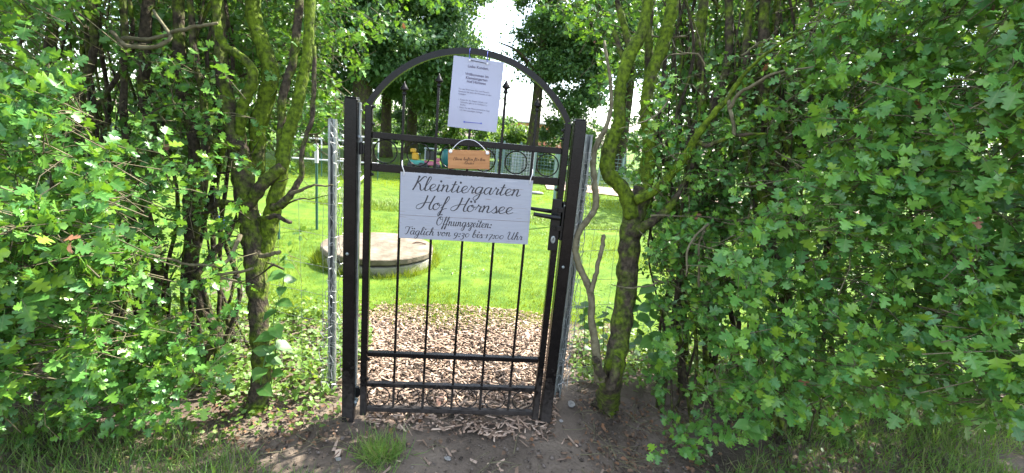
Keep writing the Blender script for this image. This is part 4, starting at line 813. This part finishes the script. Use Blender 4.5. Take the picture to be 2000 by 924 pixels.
def gxy(px, dist): p = un(px, 462, dist); return (p[0], p[1])
pen('pale green wire pen fence running behind the lock side of the gate', gxy(958, 16.5), gxy(1110, 15.2), 1.12, .11, PENG, 5)
pen('pale green wire fence seen between the lock post and the mossy trunk', gxy(1112, 15.1), gxy(1290, 14.0), 1.15, .11, PENG, 5)
pen('whitish wire panel of the pen nearest the wooden plaque', gxy(940, 17.6), gxy(1002, 16.9), 1.2, .09, WHW, 3)
# round white wire enclosure
p = gxy(1008, 15.6); rt = empty('wire_cylinder', (p[0], p[1], 0), 'round whitish wire enclosure inside the pens', 'enclosure'); mb = MB()
for k in range(22): a = k * 2 * math.pi / 22; mb.tube([(.36 * math.cos(a), .36 * math.sin(a), .03), (.36 * math.cos(a), .36 * math.sin(a), 1.0)], .006, 4, cap=False)
for z in np.arange(.05, 1.02, .1): a = np.arange(24) * 2 * math.pi / 24; mb.tube(np.stack([.36 * np.cos(a), .36 * np.sin(a), a * 0 + z], 1), .006, 4, True)
mb.build('wire_mesh', WHW, rt)
DGREEN = mat('dark_green_post', (.03, .09, .06), .5)
# white pipe rails
rl = empty('white_rail_fence', (*gxy(735, 12.6), 0), 'white pipe rail fence on thin green posts seen past the hinge post', 'fence')
A = np.array([*gxy(735, 12.6), 0]); Bx = np.array([*gxy(560, 12.0), 0]) - A; Cx = np.array([*gxy(690, 9.2), 0]) - A
for z in (1.12, .98, .46): MB().tube([(0, 0, z), Bx + (0, 0, z)], .022, 8).build('rail', WHITEP, rl)
MB().tube([(0, 0, .46), Cx + (0, 0, .30)], .024, 8).build('rail', WHITEP, rl)
for t in (0, .12, .35, .62, 1.0): q = Bx * t; ps = MB().tube([(q[0], q[1], 0), (q[0], q[1], .75)], .014, 8).build('post', DGREEN, rl); MB().tube([(q[0], q[1], .752), (q[0], q[1], 1.16)], .018, 8).build('post_sleeve', WHITEP, ps)
def stake(label, px, py0, py1, rpx, mt_, capm=None):
    d = gd(px[0], py0); b = un(px[0], py0, d); t = un(px[1], py1, d * .93); r = rpx * d / F; root = empty('fence_stake', (b[0], b[1], 0), label, 'stake', 'thin fence stakes on the lawn')
    MB().tube([(0, 0, -.05), (0, 0, t[2])], r, 8).build('stake_body', mt_, root)
    if capm: MB().tube([(0, 0, t[2] - .24), (0, 0, t[2] + .02)], r * 1.5, 8).build('insulator', capm, root)
stake('dark green stake with white top on the lawn beyond the hedge gap', (619, 620), 452, 285, 2.6, DGREEN, WHITEP)
stake('pale green stake just beyond the lock side of the gate', (1077, 1090), 445, 300, 3.5, PENP)
stake('thin green stake hidden behind the bright mossy limb', (545, 548), 470, 310, 2.4, DGREEN)
p = gr(858, 327); bl = empty('barrel', (p[0] + .35, p[1], 0), 'teal plastic barrel beside the toys at the lawn edge', 'barrel'); TEAL = mat('teal_plastic', (.02, .16, .15), .4)
MB().lathe((0, 0, 0), [(.24, 0), (.29, .2), (.30, .4), (.28, .62), (.26, .68)], 18).build('drum', TEAL, bl, True); MB().lathe((0, 0, .682), [(.27, 0), (.27, .03), (.1, .04)], 18).build('lid', TEAL, bl)
def col(name, c): return mat(name, c, .4)
YEL, MINT, GREY, PINK, TYRE = col('yellow_plastic', (.50, .27, .02)), col('mint_plastic', (.06, .26, .21)), col('grey_plastic', (.30, .34, .33)), col('pink_plastic', (.40, .12, .17)), col('black_tyre', (.02, .02, .02))
def toy(label, px, py, bodym, topm, kind):
    p = gr(px, py); r = empty('ride_on_toy', (p[0], p[1], 0), label, 'toy', 'ride-on toys at the lawn edge')
    MB().box((-.28, -.15, .14), (.28, .15, .30), .03).build('body', bodym, r)
    for x in (-.2, .2):
        for y in (-.17, .17): wv = MB(); wv.lathe((0, 0, 0), [(.04, -.03), (.11, -.03), (.12, 0), (.11, .03), (.04, .03)], 14); wv.v = [(x + a, y + c, .12 + b) for a, b, c in wv.v]; wv.build('wheel', TYRE, r, True)
    if kind == 0:
        MB().box((-.18, -.11, .302), (.06, .11, .56), .04).build('seat', topm, r); MB().box((-.24, -.12, .562), (-.06, .12, .70), .03).build('canopy', topm, r)
        MB().tube([(.14, 0, .30), (.08, 0, .52)], .018, 8).build('steering_column', TYRE, r); MB().tube([(.08, -.12, .52), (.08, .12, .52)], .014, 8).build('handlebar', MINT, r)
    else:
        MB().box((-.24, -.13, .302), (-.20, .13, .72), .01).build('cab_pillar', topm, r); MB().box((.12, -.13, .302), (.16, .13, .72), .01).build('cab_pillar', topm, r)
        MB().box((-.27, -.15, .722), (.19, .15, .77), .015).build('cab_roof', topm, r); MB().box((-.198, -.12, .34), (.118, .12, .66), .01).build('cab_window', TYRE, r); MB().box((.17, -.1, .302), (.30, .1, .42), .02).build('bonnet', PINK, r)
toy('yellow and teal ride-on toy seen through the second ring', 814, 329, MINT, YEL, 0)
toy('grey and pink toy tractor with cab right of the yellow toy', 842, 331, PINK, GREY, 1)
p = gr(1048, 381); mb = MB(); mb.lathe((0, 0, 0), [(.02, 0), (.10, .02), (.12, .05), (.09, .085), (.03, .10)], 9); mb.v = [(a * 1.6, b, c * .8) for a, b, c in mb.v]; o = mb.build('lawn_stone', STONE, None, True, (p[0], p[1], .02)); tag(o, 'grey stone lying on the lawn at the sign edge', 'stone')

# ------------------------------------------------------------------ concrete shaft cover
c = .5 * (gr(631, 468, .22) + gr(846, 482, .22)); rad = np.linalg.norm(gr(631, 468, .22) - gr(846, 482, .22)) / 2
sc_ = empty('shaft_cover', (c[0], c[1], 0), 'round concrete shaft cover slab on the lawn behind the hinge post', 'shaft cover')
def slab(name, r, z0, z1, mt_, seed, tilt=0.0):
    g = np.random.default_rng(seed); n = 64; mb = MB()
    prof = [(r * .985, z0), (r, z0 + .008), (r, z1 - .010), (r * .988, z1 - .002), (r * .97, z1), (r * .6, z1 + .004), (.02, z1 + .006)]
    mb.lathe((0, 0, 0), prof, n); k = len(prof); J = g.normal(0, .006, n)
    mb.v = [(x * (1 + J[i // k]), y * (1 + J[i // k]), z + x * tilt + .002 * math.sin(7 * x + 3 * y)) for i, (x, y, z) in enumerate(mb.v)]; return mb.build(name, mt_, sc_, False)
slab('base_ring', rad * .985, -.03, .115, CONCD, 1)
lid = slab('lid', rad, .140, .205, CONC, 2, -.006)
q = gr(818, 474, .22) - np.array([c[0], c[1], .238])
P = spline([(q[0] - .07, q[1] - .02, .205), (q[0] - .03, q[1] + .01, .221), (q[0] + .04, q[1] - .005, .221), (q[0] + .08, q[1] + .02, .207)], 5); MB().tube(P, .008, 6).build('lifting_handle', mat('rusty_iron', (.12, .07, .045), .8), lid)
mb = MB(); mb.box((-.04, -rad - .004, .150), (-.036, -rad * .90, .2065)).build('crack', mat('crack_dark', (.10, .09, .07), .9), lid)

# ------------------------------------------------------------------ zinc posts, netting
def zinc(label, pxb, pyb, pxt, pyt, d, w):
    t = un(pxt, pyt, d); b = t.copy(); root = empty('zinc_post', (t[0], t[1], 0), label, 'post', 'zinc fence posts', rz=GY); mb = MB(); h = t[2]; hw_ = w / 2; th = .003
    # open U profile with lips
    pr_ = [(-hw_, 0), (-hw_, .035), (hw_, .035), (hw_, 0), (hw_ - .012, 0), (hw_ - .012, th), (hw_ - th, th), (hw_ - th, .035 - th), (-hw_ + th, .035 - th), (-hw_ + th, th), (-hw_ + .012, th), (-hw_ + .012, 0)]
    k = len(pr_); dx = t[0] - b[0]
    for z, o in ((-.05, 0), (h, dx)): mb.v += [(x + o, y, z) for x, y in pr_]
    mb.f = [(i, (i + 1) % k, k + (i + 1) % k, k + i) for i in range(k)]; mb.build('profile', GALV, root)
    cl = MB()
    for z in np.linspace(.3, h - .1, 5): cl.tube([(-hw_ - .002 + dx * z / h, -.003, z), (hw_ + .002 + dx * z / h, -.003, z + .004)], .0016, 5)
    cl.build('wire_ties', WIRE, root)
    return root
zinc('zinc fence post left of the hinge post', 662, 748, 648, 232, 2.40, .038); zinc('zinc fence post right of the lock post', 1104, 760, 1151, 263, 2.52, .044)
def hexnet(label, path, w0, w1, seed):
    """strip of crumpled hexagonal netting hanging along a line of pixels (x, y, depth)"""
    g = np.random.default_rng(seed); C = np.array([G0 + GU * gp(a_, b_, o_)[0] + GN * o_ + np.array([0, 0, gp(a_, b_, o_)[1]]) for a_, b_, o_ in path]); S = spline(C, 10); n = len(S); base = np.array([C[-1][0], C[-1][1], 0]); mb = MB(); cols = 5; rows = 46
    idx = np.linspace(0, n - 1, rows); Q = np.stack([np.interp(idx, np.arange(n), S[:, i]) for i in range(3)], 1); G = {}
    for r in range(rows):
        w_ = w0 + (w1 - w0) * r / rows
        for k in range(cols + 1):
            off = (k - cols / 2) * w_ / cols + (.5 * w_ / cols * (1 if (r // 1) % 2 else -1)) * .45
            G[r, k] = Q[r] - base + GU * (off + g.normal(0, .005)) + GN * (.016 * math.sin(k * 2.1 + r * .35) + g.normal(0, .004)) + np.array([0, 0, g.normal(0, .005)])
    for k in range(cols + 1):
        mb.tube([G[r, k] for r in range(rows)], .0014, 4)
    for r in range(1, rows - 1):
        for k in range(cols):
            if (r + k) % 2 == 0: mb.tube([G[r, k], G[r, k + 1]], .0014, 4)
    o = empty('hexagonal_netting', base, label, 'netting', 'wire netting strips on the zinc posts'); mb.build('net', WIRE, o)
hexnet('crumpled hexagonal wire netting hanging on the zinc post beside the hinge post', [(657, 240, -.06), (664, 330, -.05), (662, 450, -.05), (658, 560, -.05), (650, 650, -.04), (654, 760, -.03)], .045, .13, 1)
hexnet('crumpled hexagonal wire netting hanging on the zinc post beside the lock post', [(1146, 300, -.04), (1140, 390, -.04), (1130, 480, -.04), (1120, 580, -.03), (1110, 660, -.02), (1094, 760, .0)], .05, .07, 2)
def sheepnet(label, A, Bv, h, seed):
    g = np.random.default_rng(seed); A = np.array(A, float); D = np.array(Bv, float) - A; root = empty('field_fence', (A[0], A[1], 0), label, 'fence', 'knotted wire fences behind the hedge'); ln = np.linalg.norm(D)
    for z in (.10, .20, .32, .45, .60, .77, .95, h):
        q = [(D[0] * t, D[1] * t, z + g.normal(0, .006)) for t in np.linspace(0, 1, 12)]; MB().tube(q, .0013, 4).build('line_wire', WIRE, root)
    for t in np.arange(.08, ln, .15):
        f_ = t / ln; q = [(D[0] * f_ + g.normal(0, .004), D[1] * f_, z) for z in np.linspace(.10, h, 6)]; MB().tube(q, .0010, 4).build('stay_wire', WIRE, root)
a = un(655, 500, 2.5); b = un(-60, 500, 3.5); sheepnet('knotted wire field fence behind the trunks on the hinge side', (a[0], a[1]), (b[0], b[1]), 1.12, 1)
a = un(1132, 500, 2.68); b = un(1560, 500, 3.3); sheepnet('knotted wire field fence behind the trunks on the lock side', (a[0], a[1]), (b[0], b[1]), 1.08, 2)
# white tape with a blue clamp on the field fence
tp = empty('fence_tape', un(446, 432, 3.0), 'white fence tape with a blue clamp behind the S-bent trunk', 'tape')
MB().tube(spline([(-.16, 0, .075), (-.08, .01, .03), (0, 0, 0), (.10, 0, .035), (.2, .02, .06)], 5), .006, 6).build('tape', WHITEP, tp)
MB().tube(spline([(-.075, -.012, .035), (-.05, -.016, .018), (-.022, -.012, -.01), (-.03, -.01, -.045)], 4), np.array([.012] * 4 + [.022] * 5 + [.018] * 2 + [.012] * 2), 8).build('clamp', mat('blue_plastic', (.01, .09, .55), .35), tp, True)

# ------------------------------------------------------------------ ground cover: chips, litter, grass, weeds
def ground_pts(n, poly, seed):
    """random points on the ground inside a polygon given in world metres"""
    g = np.random.default_rng(seed); A = np.array(poly); out = []; c = 0
    while c < n:
        q = g.uniform(A.min(0), A.max(0), (n * 2, 2)); k = inpoly(q[:, 0], q[:, 1], poly); out.append(q[k]); c += k.sum()
    return np.concatenate(out)[:n]
def rotm(g, n, tilt, yaw=None):
    yaw = g.uniform(0, 2 * math.pi, n) if yaw is None else yaw; c, s = np.cos(yaw), np.sin(yaw); R = np.zeros((n, 3, 3)); R[:, 0, 0] = c; R[:, 0, 1] = -s; R[:, 1, 0] = s; R[:, 1, 1] = c; R[:, 2, 2] = 1
    a = g.normal(0, tilt, n); b = g.normal(0, tilt, n); ca, sa, cb, sb = np.cos(a), np.sin(a), np.cos(b), np.sin(b); Rx = np.zeros((n, 3, 3)); Rx[:, 0, 0] = 1; Rx[:, 1, 1] = ca; Rx[:, 1, 2] = -sa; Rx[:, 2, 1] = sa; Rx[:, 2, 2] = ca
    Ry = np.zeros((n, 3, 3)); Ry[:, 1, 1] = 1; Ry[:, 0, 0] = cb; Ry[:, 0, 2] = sb; Ry[:, 2, 0] = -sb; Ry[:, 2, 2] = cb; return R @ Rx @ Ry
def chip_t(seed):
    g = np.random.default_rng(seed); V = np.array([(x, y, z) for z in (-.5, .5) for x, y in ((-.5, -.5), (.5, -.5), (.5, .5), (-.5, .5))], float); V += g.normal(0, .10, V.shape); V[[1, 2, 5, 6], 1] *= g.uniform(.3, 1); return V, np.array([(3, 2, 1), (3, 1, 0), (4, 5, 6), (4, 6, 7), (0, 1, 5), (0, 5, 4), (1, 2, 6), (1, 6, 5), (2, 3, 7), (2, 7, 6), (3, 0, 4), (3, 4, 7)])
CTm = [chip_t(k) for k in range(5)]
mulch = empty('mulch_bed', (0, 0, 0), 'pale wood chips strewn on the soil under and behind the gate', kind='structure')
g = np.random.default_rng(31)
q0 = np.vstack([ground_pts(7000, [(-.72, 2.30), (.34, 2.40), (.52, 3.3), (.50, 3.92), (.1, 3.95), (-.5, 3.95), (-1.12, 3.8), (-1.1, 3.2)], 1), ground_pts(430, [(-.66, 2.13), (.30, 2.16), (.36, 2.42), (-.74, 2.32)], 2), ground_pts(260, [(-1.1, 2.5), (-.8, 2.3), (-.85, 4.1), (-1.3, 4)], 3), ground_pts(110, [(-.9, 1.4), (.9, 1.4), (.5, 2.2), (-.9, 2.15)], 4)])
n = len(q0); sl = g.lognormal(-3.50, .55, n).clip(.012, .16); sw_ = g.lognormal(-4.72, .4, n).clip(.004, .03); sh = g.uniform(.002, .006, n); pile = .030 * np.exp(-((q0[:, 0] + .2) / .55) ** 2 - ((q0[:, 1] - 3.0) / .75) ** 2)
Mx = rotm(g, n, .13) * np.stack([sl, sw_, sh], 1)[:, None, :]; Ps = np.column_stack([q0, .006 + pile * g.uniform(.1, 1.0, n) + sh * .4])
px, py, d = project(Ps); key = (px // 9).astype(int) * 1000 + (py // 9).astype(int); o = np.argsort(-Ps[:, 2]); first = np.zeros(n, bool); _, ix = np.unique(key[o], return_index=True); first[o[ix]] = True
score = np.where(first, sl * np.sqrt(sw_) / d, 0); top = np.argsort(-score)[:295]; sel = np.zeros(n, bool); sel[top] = True
CM = [mesh_np('wood_chip', *CTm[k]) for k in range(5)]
for me in CM: me.materials.append(CHIP)
for i in top:
    o = bpy.data.objects.new('wood_chip', CM[int(i) % 5]); COL.objects.link(o); o.parent = mulch; mm = Matrix.Identity(4)
    for a in range(3):
        for b in range(3): mm[a][b] = Mx[i][a][b]
        mm[a][3] = Ps[i][a]
    o.matrix_local = mm
rest = np.where(~sel)[0]; V, T, _ = join([inst(*CTm[k], Mx[rest[rest % 5 == k]], Ps[rest[rest % 5 == k]]) for k in range(5)])
o = link('small_wood_chips', mesh_np('small_wood_chips', V, T), CHIP, mulch); o['kind'] = 'stuff'
# fallen leaves and twigs on the soil
litter_poly = [(-2.2, 1.6), (-.9, 1.9), (-.75, 2.0), (.5, 2.0), (1.2, 1.4), (2.4, 1.5), (2.4, 3.2), (.55, 3.2), (.5, 2.35), (-.85, 2.35), (-.9, 3.0), (-2.2, 3.0)]
q0 = np.vstack([ground_pts(1500, litter_poly, 5), ground_pts(420, [(.45, 1.9), (1.1, 1.7), (1.2, 2.6), (.5, 2.7)], 6), ground_pts(260, [(-1.5, 1.8), (-.8, 1.95), (-.8, 2.3), (-1.5, 2.3)], 7)]); n = len(q0); s_ = g.uniform(.012, .034, n)
LITTER = leafmat('fallen_leaf', [(.05, .036, .028), (.10, .065, .045), (.15, .095, .06), (.20, .10, .05), (.16, .125, .09)], (.25, .14, .07), .1, .8, vein=False, spec=.2)
FV = SV * np.array([1, 1, 2.6]); Mf = rotm(g, n, .35) * s_[:, None, None]; Pf = np.column_stack([q0, g.uniform(.006, .016, n)])
px, py, d = project(Pf); sc = np.where((px > 0) & (px < 2000) & (py > 0) & (py < 924), s_ / d, 0); top = np.argsort(-sc)[:280]; sel = np.zeros(n, bool); sel[top] = True
FM = mesh_np('fallen_leaf', FV, ST); FM.materials.append(LITTER)
for i in top:
    o = bpy.data.objects.new('fallen_leaf', FM); COL.objects.link(o); o.parent = ground; mm = Matrix.Identity(4)
    for a in range(3):
        for b in range(3): mm[a][b] = Mf[i][a][b]
        mm[a][3] = Pf[i][a]
    o.matrix_local = mm
V, T, _ = inst(FV, ST, Mf[~sel], Pf[~sel]); o = link('leaf_litter', mesh_np('leaf_litter', V, T), LITTER, ground); o['kind'] = 'stuff'
for k in range(230):
    rr = g.random(); x, y = (g.uniform(.5, 1.25), g.uniform(1.75, 2.7)) if rr < .55 else ((g.uniform(-1.5, -.8), g.uniform(1.8, 2.4)) if rr < .8 else (g.uniform(-1, 1.2), g.uniform(1.5, 2.1)))
    a = g.uniform(0, 6.28); ln = g.uniform(.05, .22); P = np.array([(x + math.cos(a) * ln * t + g.normal(0, .006), y + math.sin(a) * ln * t + g.normal(0, .006), .008 + g.uniform(0, .012)) for t in (0, .33, .66, 1)]); V, T = tube_np(P, np.linspace(.0026, .0012, 4) * g.uniform(.6, 1.3), 5); link('fallen_twig', mesh_np('fallen_twig', V, T, True), TWIG, ground)
q0 = np.vstack([ground_pts(2600, [(-1.2, 1.2), (1.3, 1.2), (1.2, 2.6), (.5, 2.6), (.45, 2.1), (-.8, 2.1), (-1.2, 2.2)], 35)]); n = len(q0); s_ = g.lognormal(-5.3, .5, n).clip(.002, .016)
OCV = np.array([(1, 0, 0), (-1, 0, 0), (0, 1, 0), (0, -1, 0), (0, 0, .8), (0, 0, -.8)], float) + RNG.normal(0, .15, (6, 3)); OCT = np.array([(0, 2, 4), (2, 1, 4), (1, 3, 4), (3, 0, 4), (2, 0, 5), (1, 2, 5), (3, 1, 5), (0, 3, 5)])
V, T, _ = inst(OCV, OCT, rotm(g, n, .6) * s_[:, None, None], np.column_stack([q0, s_ * .3])); CRUMB = leafmat('soil_crumb', [(.04, .032, .026), (.09, .07, .055), (.16, .13, .11), (.11, .09, .07)], (.1, .1, .1), 0, .95, vein=False, spec=.1)
tag(link('soil_crumbs', mesh_np('soil_crumbs', V, T), CRUMB), 'crumbs of dry soil and grit on the path', kind='stuff')
# grass
BV = np.array([(-.5, 0, 0), (.5, 0, 0), (.36, .12, .5), (-.36, .12, .5), (0, .42, 1.0)]); BT = np.array([(0, 1, 2), (0, 2, 3), (3, 2, 4)])
def blades(name, label, q, hmin, hmax, wd, seed, mt_, z0=.0, lean=.35):
    g = np.random.default_rng(seed); n = len(q); R = rotm(g, n, lean); h = g.uniform(hmin, hmax, n) * (1 + .35 * vnoise(q[:, 0], q[:, 1], .35, seed)); w = wd * g.uniform(.6, 1.3, n)
    M_ = R * np.stack([w, h, h], 1)[:, None, :]; V, T, _ = inst(BV, BT, M_, np.column_stack([q, np.full(n, z0)])); return tag(link(name, mesh_np(name, V, T), mt_), label, kind='stuff')
def lawnpts(n, y0, y1, seed, wx):
    g = np.random.default_rng(seed); y = y0 + (y1 - y0) * g.random(n) ** 1.25; x = g.uniform(-1, 1, n) * wx(y) ; k = (y > lawn_edge(x) - .42 * g.random(n) ** 2.2 + .10 * vnoise(x, y, .25, 9)) & ((x - c[0]) ** 2 + (y - c[1]) ** 2 > (rad * .97) ** 2); return np.column_stack([x, y])[k]
q = lawnpts(95000, 3.4, 8.5, 1, lambda y: .80 * y * .62 + .4)
bare = gr(865, 547); k = ((q[:, 0] - bare[0]) / .20) ** 2 + ((q[:, 1] - bare[1]) / .16) ** 2 > 1; q = q[k | (np.random.default_rng(9).random(len(q)) < .12)]
blades('lawn_grass', 'short bright lawn grass behind the gate', q, .022, .058, .0042, 1, GRASS, .006)
q = lawnpts(60000, 8.0, 18, 2, lambda y: .55 * y); blades('far_lawn_grass', 'mown grass farther back on the lawn', q, .03, .07, .008, 2, GRASS, .018)
g = np.random.default_rng(8); a = g.uniform(0, 6.28, 2600); r_ = rad * g.uniform(.98, 1.14, 2600); q = np.column_stack([c[0] + r_ * np.cos(a), c[1] + r_ * np.sin(a)]); blades('rim_grass', 'taller unmown grass around the concrete shaft cover', q, .06, .17, .0045, 3, GRASS, .010, .28)
q = np.vstack([ground_pts(4800, [(-2.6, 1.1), (-.95, 1.45), (-.90, 1.72), (-1.3, 1.92), (-2.6, 2.0)], 11), ground_pts(500, [(-.9, 1.5), (-.5, 1.5), (-.6, 1.7), (-.9, 1.75)], 14)]); blades('verge_grass', 'rough grass on the verge under the hedge at the hinge side', q, .04, .12, .0042, 4, GRASS2, 0, .5)
q = np.vstack([ground_pts(10500, [(.85, 1.2), (2.9, 1.2), (2.9, 2.75), (1.9, 2.6), (1.25, 2.05), (.88, 1.75)], 12), ground_pts(5000, [(1.4, 2.4), (3.4, 2.4), (3.4, 3.4), (1.4, 3.4)], 15)]); blades('verge_grass', 'rough grass on the verge under the hedge at the lock side', q, .03, .10, .0042, 5, GRASS2, 0, .5)
t = gr(738, 892); g = np.random.default_rng(13); q = t[:2] + g.normal(0, 1, (420, 2)) * np.array([.055, .040]); o = blades('grass_tuft', None, q, .05, .14, .004, 6, GRASS2, 0, .55); del o['kind']; tag(o, 'tuft of green grass on the bare path in front of the hinge side', 'grass tuft')
# low leafy ground cover between trunk and hinge post, and by the lock post
def cover(name, label, n, poly, smin, smax, zmax, seed, mt_=IVY):
    g = np.random.default_rng(seed); q = ground_pts(n, poly, seed); s_ = g.uniform(smin, smax, n); V, T, _ = inst(SV, ST, rotm(g, n, .45) * s_[:, None, None], np.column_stack([q, .01 + g.random(n) ** 1.5 * zmax * (1 + .6 * vnoise(q[:, 0], q[:, 1], .3, seed))])); return tag(link(name, mesh_np(name, V, T), mt_), label, kind='stuff')
cover('ground_cover', 'low sunlit weeds between the mossy trunk and the hinge post', 7000, [(-1.75, 2.25), (-.95, 2.3), (-.9, 3.0), (-1.15, 3.5), (-3.4, 3.6), (-3.2, 2.7), (-2.0, 2.5)], .016, .05, .11, 21)
cover('ground_cover', 'creeping round-leaved weeds in front of the mossy trunk', 260, [(-1.6, 1.85), (-.84, 2.05), (-.82, 2.3), (-1.6, 2.35)], .02, .042, .05, 22)
cover('ground_cover', 'green weeds behind the pale sucker on the lock side', 6000, [(.48, 2.75), (1.2, 2.7), (3.4, 2.6), (3.4, 3.5), (.55, 3.5)], .02, .05, .16, 23)
cover('ground_cover', 'scattered weeds under the hedge on the lock side', 260, [(1.0, 1.6), (2.2, 1.7), (2.2, 2.6), (1.0, 2.4)], .02, .05, .06, 24, WEED)
g = np.random.default_rng(91); cc = np.column_stack([g.uniform(-2.2, 1.2, 46), g.uniform(4.0, 9.5, 46)]); cc = cc[(cc[:, 0] - c[0]) ** 2 + (cc[:, 1] - c[1]) ** 2 > (rad + .15) ** 2]; q = np.repeat(cc, 60, 0) + g.normal(0, .11, (len(cc) * 60, 2)); n = len(q); s_ = g.uniform(.010, .024, n)
V, T, _ = inst(SV, ST, rotm(g, n, .4) * s_[:, None, None], np.column_stack([q, g.uniform(.03, .065, n)])); tag(link('clover', mesh_np('clover', V, T), WEED), 'darker clover patches in the lawn behind the gate', kind='stuff')
# single broad-leaved weeds: stem plus individual leaves
OV = []; ns = 7
for i in range(ns + 1):
    t_ = i / ns; w_ = .36 * math.sin(math.pi * min(1, t_ * .86 + .14) ** .8) * (1 - t_ ** 5); OV += [(-w_ * (1 + .08 * (i % 2)), t_, .14 * w_ - .22 * t_ ** 2), (0, t_, -.22 * t_ ** 2 - .02), (w_ * (1 + .08 * (i % 2)), t_, .14 * w_ - .22 * t_ ** 2)]
OT = []
for i in range(ns):
    for k in (0, 1): a = i * 3 + k; OT += [(a, a + 1, a + 4), (a, a + 4, a + 3)]
OV = np.array(OV); OM = mesh_np('weed_leaf', OV, np.array(OT), True, OV[:, :2].copy()); OM.materials.append(WEED)
def weed(label, pts, n, smin, smax, seed):
    g = np.random.default_rng(seed); A = np.array(pts, float); P = un(A[:, 0], A[:, 1], A[:, 2]); base = np.array([P[0][0], P[0][1], 0]); S = spline(P, 8); V, T = tube_np(S - base, np.linspace(.004, .0015, len(S)), 6)
    root = empty('broad_leaved_weed', base, label, 'plant', 'broad-leaved weeds by the trunks'); link('stem', mesh_np('stem', V, T, True), WEED, root)
    for k in range(n):
        f_ = .12 + .88 * (k + .5) / n; i = min(len(S) - 1, int(f_ * len(S))); a = k * 2.4 + g.uniform(-.4, .4); dd = nrm(np.array([math.cos(a), math.sin(a) - .3, g.uniform(-.45, .15)])); f2 = np.array([0, -.35, .8]) + g.normal(0, .3, 3); z = nrm(f2 - dd * (f2 @ dd)); x = np.cross(dd, z); s_ = g.uniform(smin, smax)
        o = bpy.data.objects.new('leaf', OM); COL.objects.link(o); o.parent = root; mm = Matrix.Identity(4)
        for r in range(3): mm[r][0], mm[r][1], mm[r][2], mm[r][3] = x[r] * s_, dd[r] * s_, z[r] * s_, (S[i] - base)[r]
        o.matrix_local = mm
e1 = bd(545, 742)
weed('tall broad-leaved weed growing in front of the mossy forked trunk', [(528, 760, bd(528, 760), 1), (538, 690, 2.36, 1), (535, 620, 2.34, 1), (552, 560, 2.32, 1), (556, 505, 2.3, 1)], 15, .055, .10, 1)
weed('broad-leaved weed with big leaves low on the mossy forked trunk', [(505, 775, bd(505, 775), 1), (512, 730, 2.34, 1), (520, 690, 2.32, 1), (528, 660, 2.32, 1)], 7, .07, .11, 2)
weed('big-leaved weed right of the mossy trunk on the lock side', [(1268, 735, bd(1268, 735), 1), (1276, 680, 2.5, 1), (1268, 620, 2.5, 1), (1278, 560, 2.5, 1)], 13, .07, .12, 3)
weed('smaller big-leaved weed close against the lock-side trunk', [(1235, 700, bd(1235, 700), 1), (1246, 640, 2.6, 1), (1240, 580, 2.6, 1)], 9, .06, .10, 4)
weed('nettle-like weed behind the netting at the lock post', [(1140, 690, bd(1140, 690), 1), (1142, 640, 2.85, 1), (1138, 590, 2.85, 1)], 11, .05, .085, 5)
weed('leafy weed behind the pale sucker', [(1180, 690, bd(1180, 690), 1), (1178, 640, 2.9, 1), (1184, 600, 2.9, 1)], 9, .05, .08, 6)
weed('low broad-leaved weed under the hedge skirt on the lock side', [(1470, 850, bd(1470, 850), 1), (1468, 835, 2.02, 1), (1460, 825, 2.0, 1)], 6, .06, .085, 7)
weed('low broad-leaved weed in the verge grass on the lock side', [(1640, 868, bd(1640, 868), 1), (1642, 855, bd(1642, 866), 1), (1646, 845, bd(1642, 866), 1)], 7, .045, .07, 8)
# stones
def stone(label, px, py, s_, seed, stretch=(1.5, 1, .6), mt_=STONE):
    p = gr(px, py); g = np.random.default_rng(seed); mb = MB(); mb.lathe((0, 0, 0), [(.3, 0), (.9, .15), (1, .5), (.8, .85), (.3, 1)], 9); mb.v = [tuple(np.array(v) * s_ * np.array(stretch) * (1 + g.normal(0, .12))) for v in mb.v]
    o = mb.build('stone', mt_, None, False, (p[0], p[1], -.003)); o.rotation_euler = (0, 0, g.uniform(0, 3)); tag(o, label, 'stone', 'loose stones on the soil')
stone('pale angular stone between the lock post and the mossy trunk', 1116, 790, .024, 1); stone('small round pebble in front of the lock post', 1096, 822, .012, 2, (1, 1, .7)); stone('pale square pebble on the bare path below the gate', 874, 895, .014, 3, (1.3, 1, .5))
stone('whitish pebble beside the grass tuft', 661, 897, .012, 4, (1.2, 1, .8)); stone('reddish brick lump inside the bottom row of rings', 862, 787, .036, 5, (1.8, 1, .6), mat('brick_lump', (.34, .18, .12), .9, var=(.45, .28, .2), scale=20)); stone('grey stone among the chips behind the lower rails', 948, 790, .022, 6)
stone('pinkish stone at the chip edge behind the hinge stile', 700, 690, .026, 7); stone('small pale stone among the chips, farther behind the hinge stile', 763, 663, .018, 8, (1, 1, .8))
